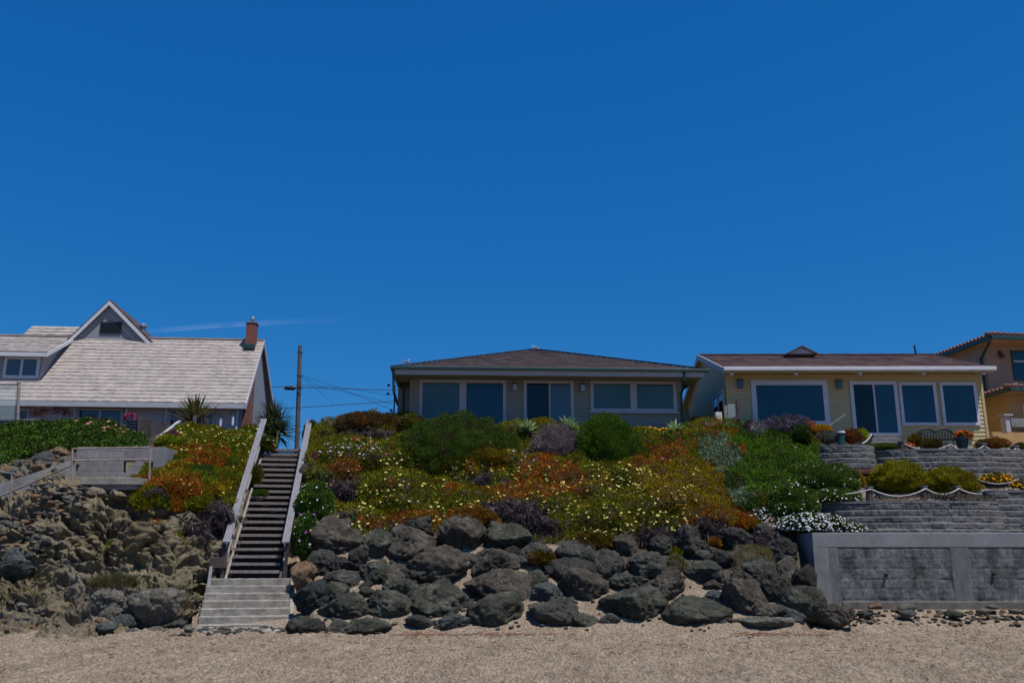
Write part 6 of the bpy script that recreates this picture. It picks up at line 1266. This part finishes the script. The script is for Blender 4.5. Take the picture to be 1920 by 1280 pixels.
shrub(480, 900, 10, 26, 30.0, 'green ice plant creeping under the left handrail halfway up', [(.6, (.055, .09, .012)), (.4, (.12, .09, .02))], 4000, .08, .012, name='ice_plant_clump', cat='plant', stem=False)
shrub(488, 925, 14, 5, 29.1, 'small green sprig lying across a wooden step', [(.7, (.06, .11, .012)), (.3, (.12, .12, .02))], 1200, .06, .012, name='ice_plant_sprig', cat='plant', stem=False, core=False)
shrub(583, 820, 12, 28, 32.4, 'brown-green growth at the top of the right handrail', [(.5, (.06, .05, .03)), (.5, (.05, .07, .02))], 4500, .08, .012, name='bank_plant', cat='plant', stem=False)
# ------------------------------------------------------------------ gulls
def bird(px, py, Y, size, label, face=1):
    """standing gull: one continuous lofted body with head and tail, bill, legs"""
    b = at(px, py, Y); r = empty('gull', b); r['label'] = label; r['category'] = 'gull'; s = size
    sect = [(-.62, .30, .015, .01), (-.42, .34, .06, .035), (-.2, .40, .12, .11), (.0, .44, .14, .14), (.16, .50, .12, .13), (.25, .60, .075, .08), (.29, .68, .065, .07), (.33, .74, .07, .07), (.38, .75, .05, .05), (.42, .74, .02, .02)]
    G = np.array([[[face * (x * s + 0), math.cos(t) * w * s, z * s + math.sin(t) * h * s] for t in np.linspace(0, 2 * math.pi, 13)] for x, z, w, h in sect]) + np.array(b)
    mesh_np('body', G.reshape(-1, 3), grid_faces(*G.shape[:2]), M['white'], parent=r, smooth=True)
    for sy in (-1, 1):
        sect2 = [(-.66, .36, .01, .02), (-.4, .42, .02, .06), (-.1, .47, .03, .10), (.12, .50, .02, .06), (.18, .5, .005, .01)]
        G = np.array([[[face * x * s, sy * .12 * s + math.cos(t) * w * s, z * s + math.sin(t) * h * s] for t in np.linspace(0, 2 * math.pi, 9)] for x, z, w, h in sect2]) + np.array(b)
        mesh_np('wing', G.reshape(-1, 3), grid_faces(*G.shape[:2]), M['greywall'], parent=r, smooth=True)
        MB().tube([b + Vector((0, sy * .05 * s, 0)), b + Vector((face * .02 * s, sy * .05 * s, .33 * s))], .012 * s / .5, 5).build('leg', M['tile'], r, True)
    MB().tube([b + Vector((face * .41 * s, 0, .74 * s)), b + Vector((face * .52 * s, 0, .72 * s))], [.018 * s, .004], 6).build('bill', M['tile'], r, True); return r
bird(763, 684, 33.4, .30, 'white gull standing on the left end of the sage house roof'); bird(1003, 658, 38.7, .34, 'greyish gull standing on the peak of the sage house roof', -1)
# ------------------------------------------------------------------ contrail
m, nt, bs, out = _new('contrail'); nt.nodes.remove(bs); tr = nt.nodes.new('ShaderNodeBsdfTransparent'); df = nt.nodes.new('ShaderNodeBsdfDiffuse'); tl = nt.nodes.new('ShaderNodeBsdfTranslucent'); ad = nt.nodes.new('ShaderNodeAddShader')
mx = nt.nodes.new('ShaderNodeMixShader'); at_ = nt.nodes.new('ShaderNodeAttribute'); at_.attribute_name = 'Col'; df.inputs[0].default_value = tl.inputs[0].default_value = (.8, .8, .85, 1)
nt.links.new(df.outputs[0], ad.inputs[0]); nt.links.new(tl.outputs[0], ad.inputs[1]); nt.links.new(at_.outputs['Color'], mx.inputs[0]); nt.links.new(tr.outputs[0], mx.inputs[1]); nt.links.new(ad.outputs[0], mx.inputs[2]); nt.links.new(mx.outputs[0], out.inputs[0])
def trail(pts, w0, w1, amp, label):
    Yc = 6000; n = 120; T = np.linspace(0, 1, n); X_ = np.interp(T, np.linspace(0, 1, len(pts)), [p[0] for p in pts]); Y_ = np.interp(T, np.linspace(0, 1, len(pts)), [p[1] for p in pts])
    rows = np.linspace(-1, 1, 9); G = np.zeros((9, n, 3)); cols = np.zeros((9, n, 3))
    for i, r_ in enumerate(rows):
        for j in range(n):
            w = w0 + (w1 - w0) * T[j]; G[i, j] = at(X_[j], Y_[j] + r_ * w, Yc + 40 * math.cos(r_ * 1.5))
            cols[i, j] = amp * math.exp(-(r_ * 2.0) ** 2) * min(1, T[j] / .12, (1 - T[j]) / .5) * (.75 + .25 * math.sin(T[j] * 31 + math.sin(T[j] * 13) * 2))
    tag(mesh_np('contrail', G.reshape(-1, 3), grid_faces(9, n), m, origin=tuple(G[4, 0]), col=cols.reshape(-1, 3), smooth=True), label, 'contrail')
trail([(262, 622), (400, 611), (520, 604), (660, 598)], 6, 7, .11, 'faint white contrail in the blue sky above the left house chimney')
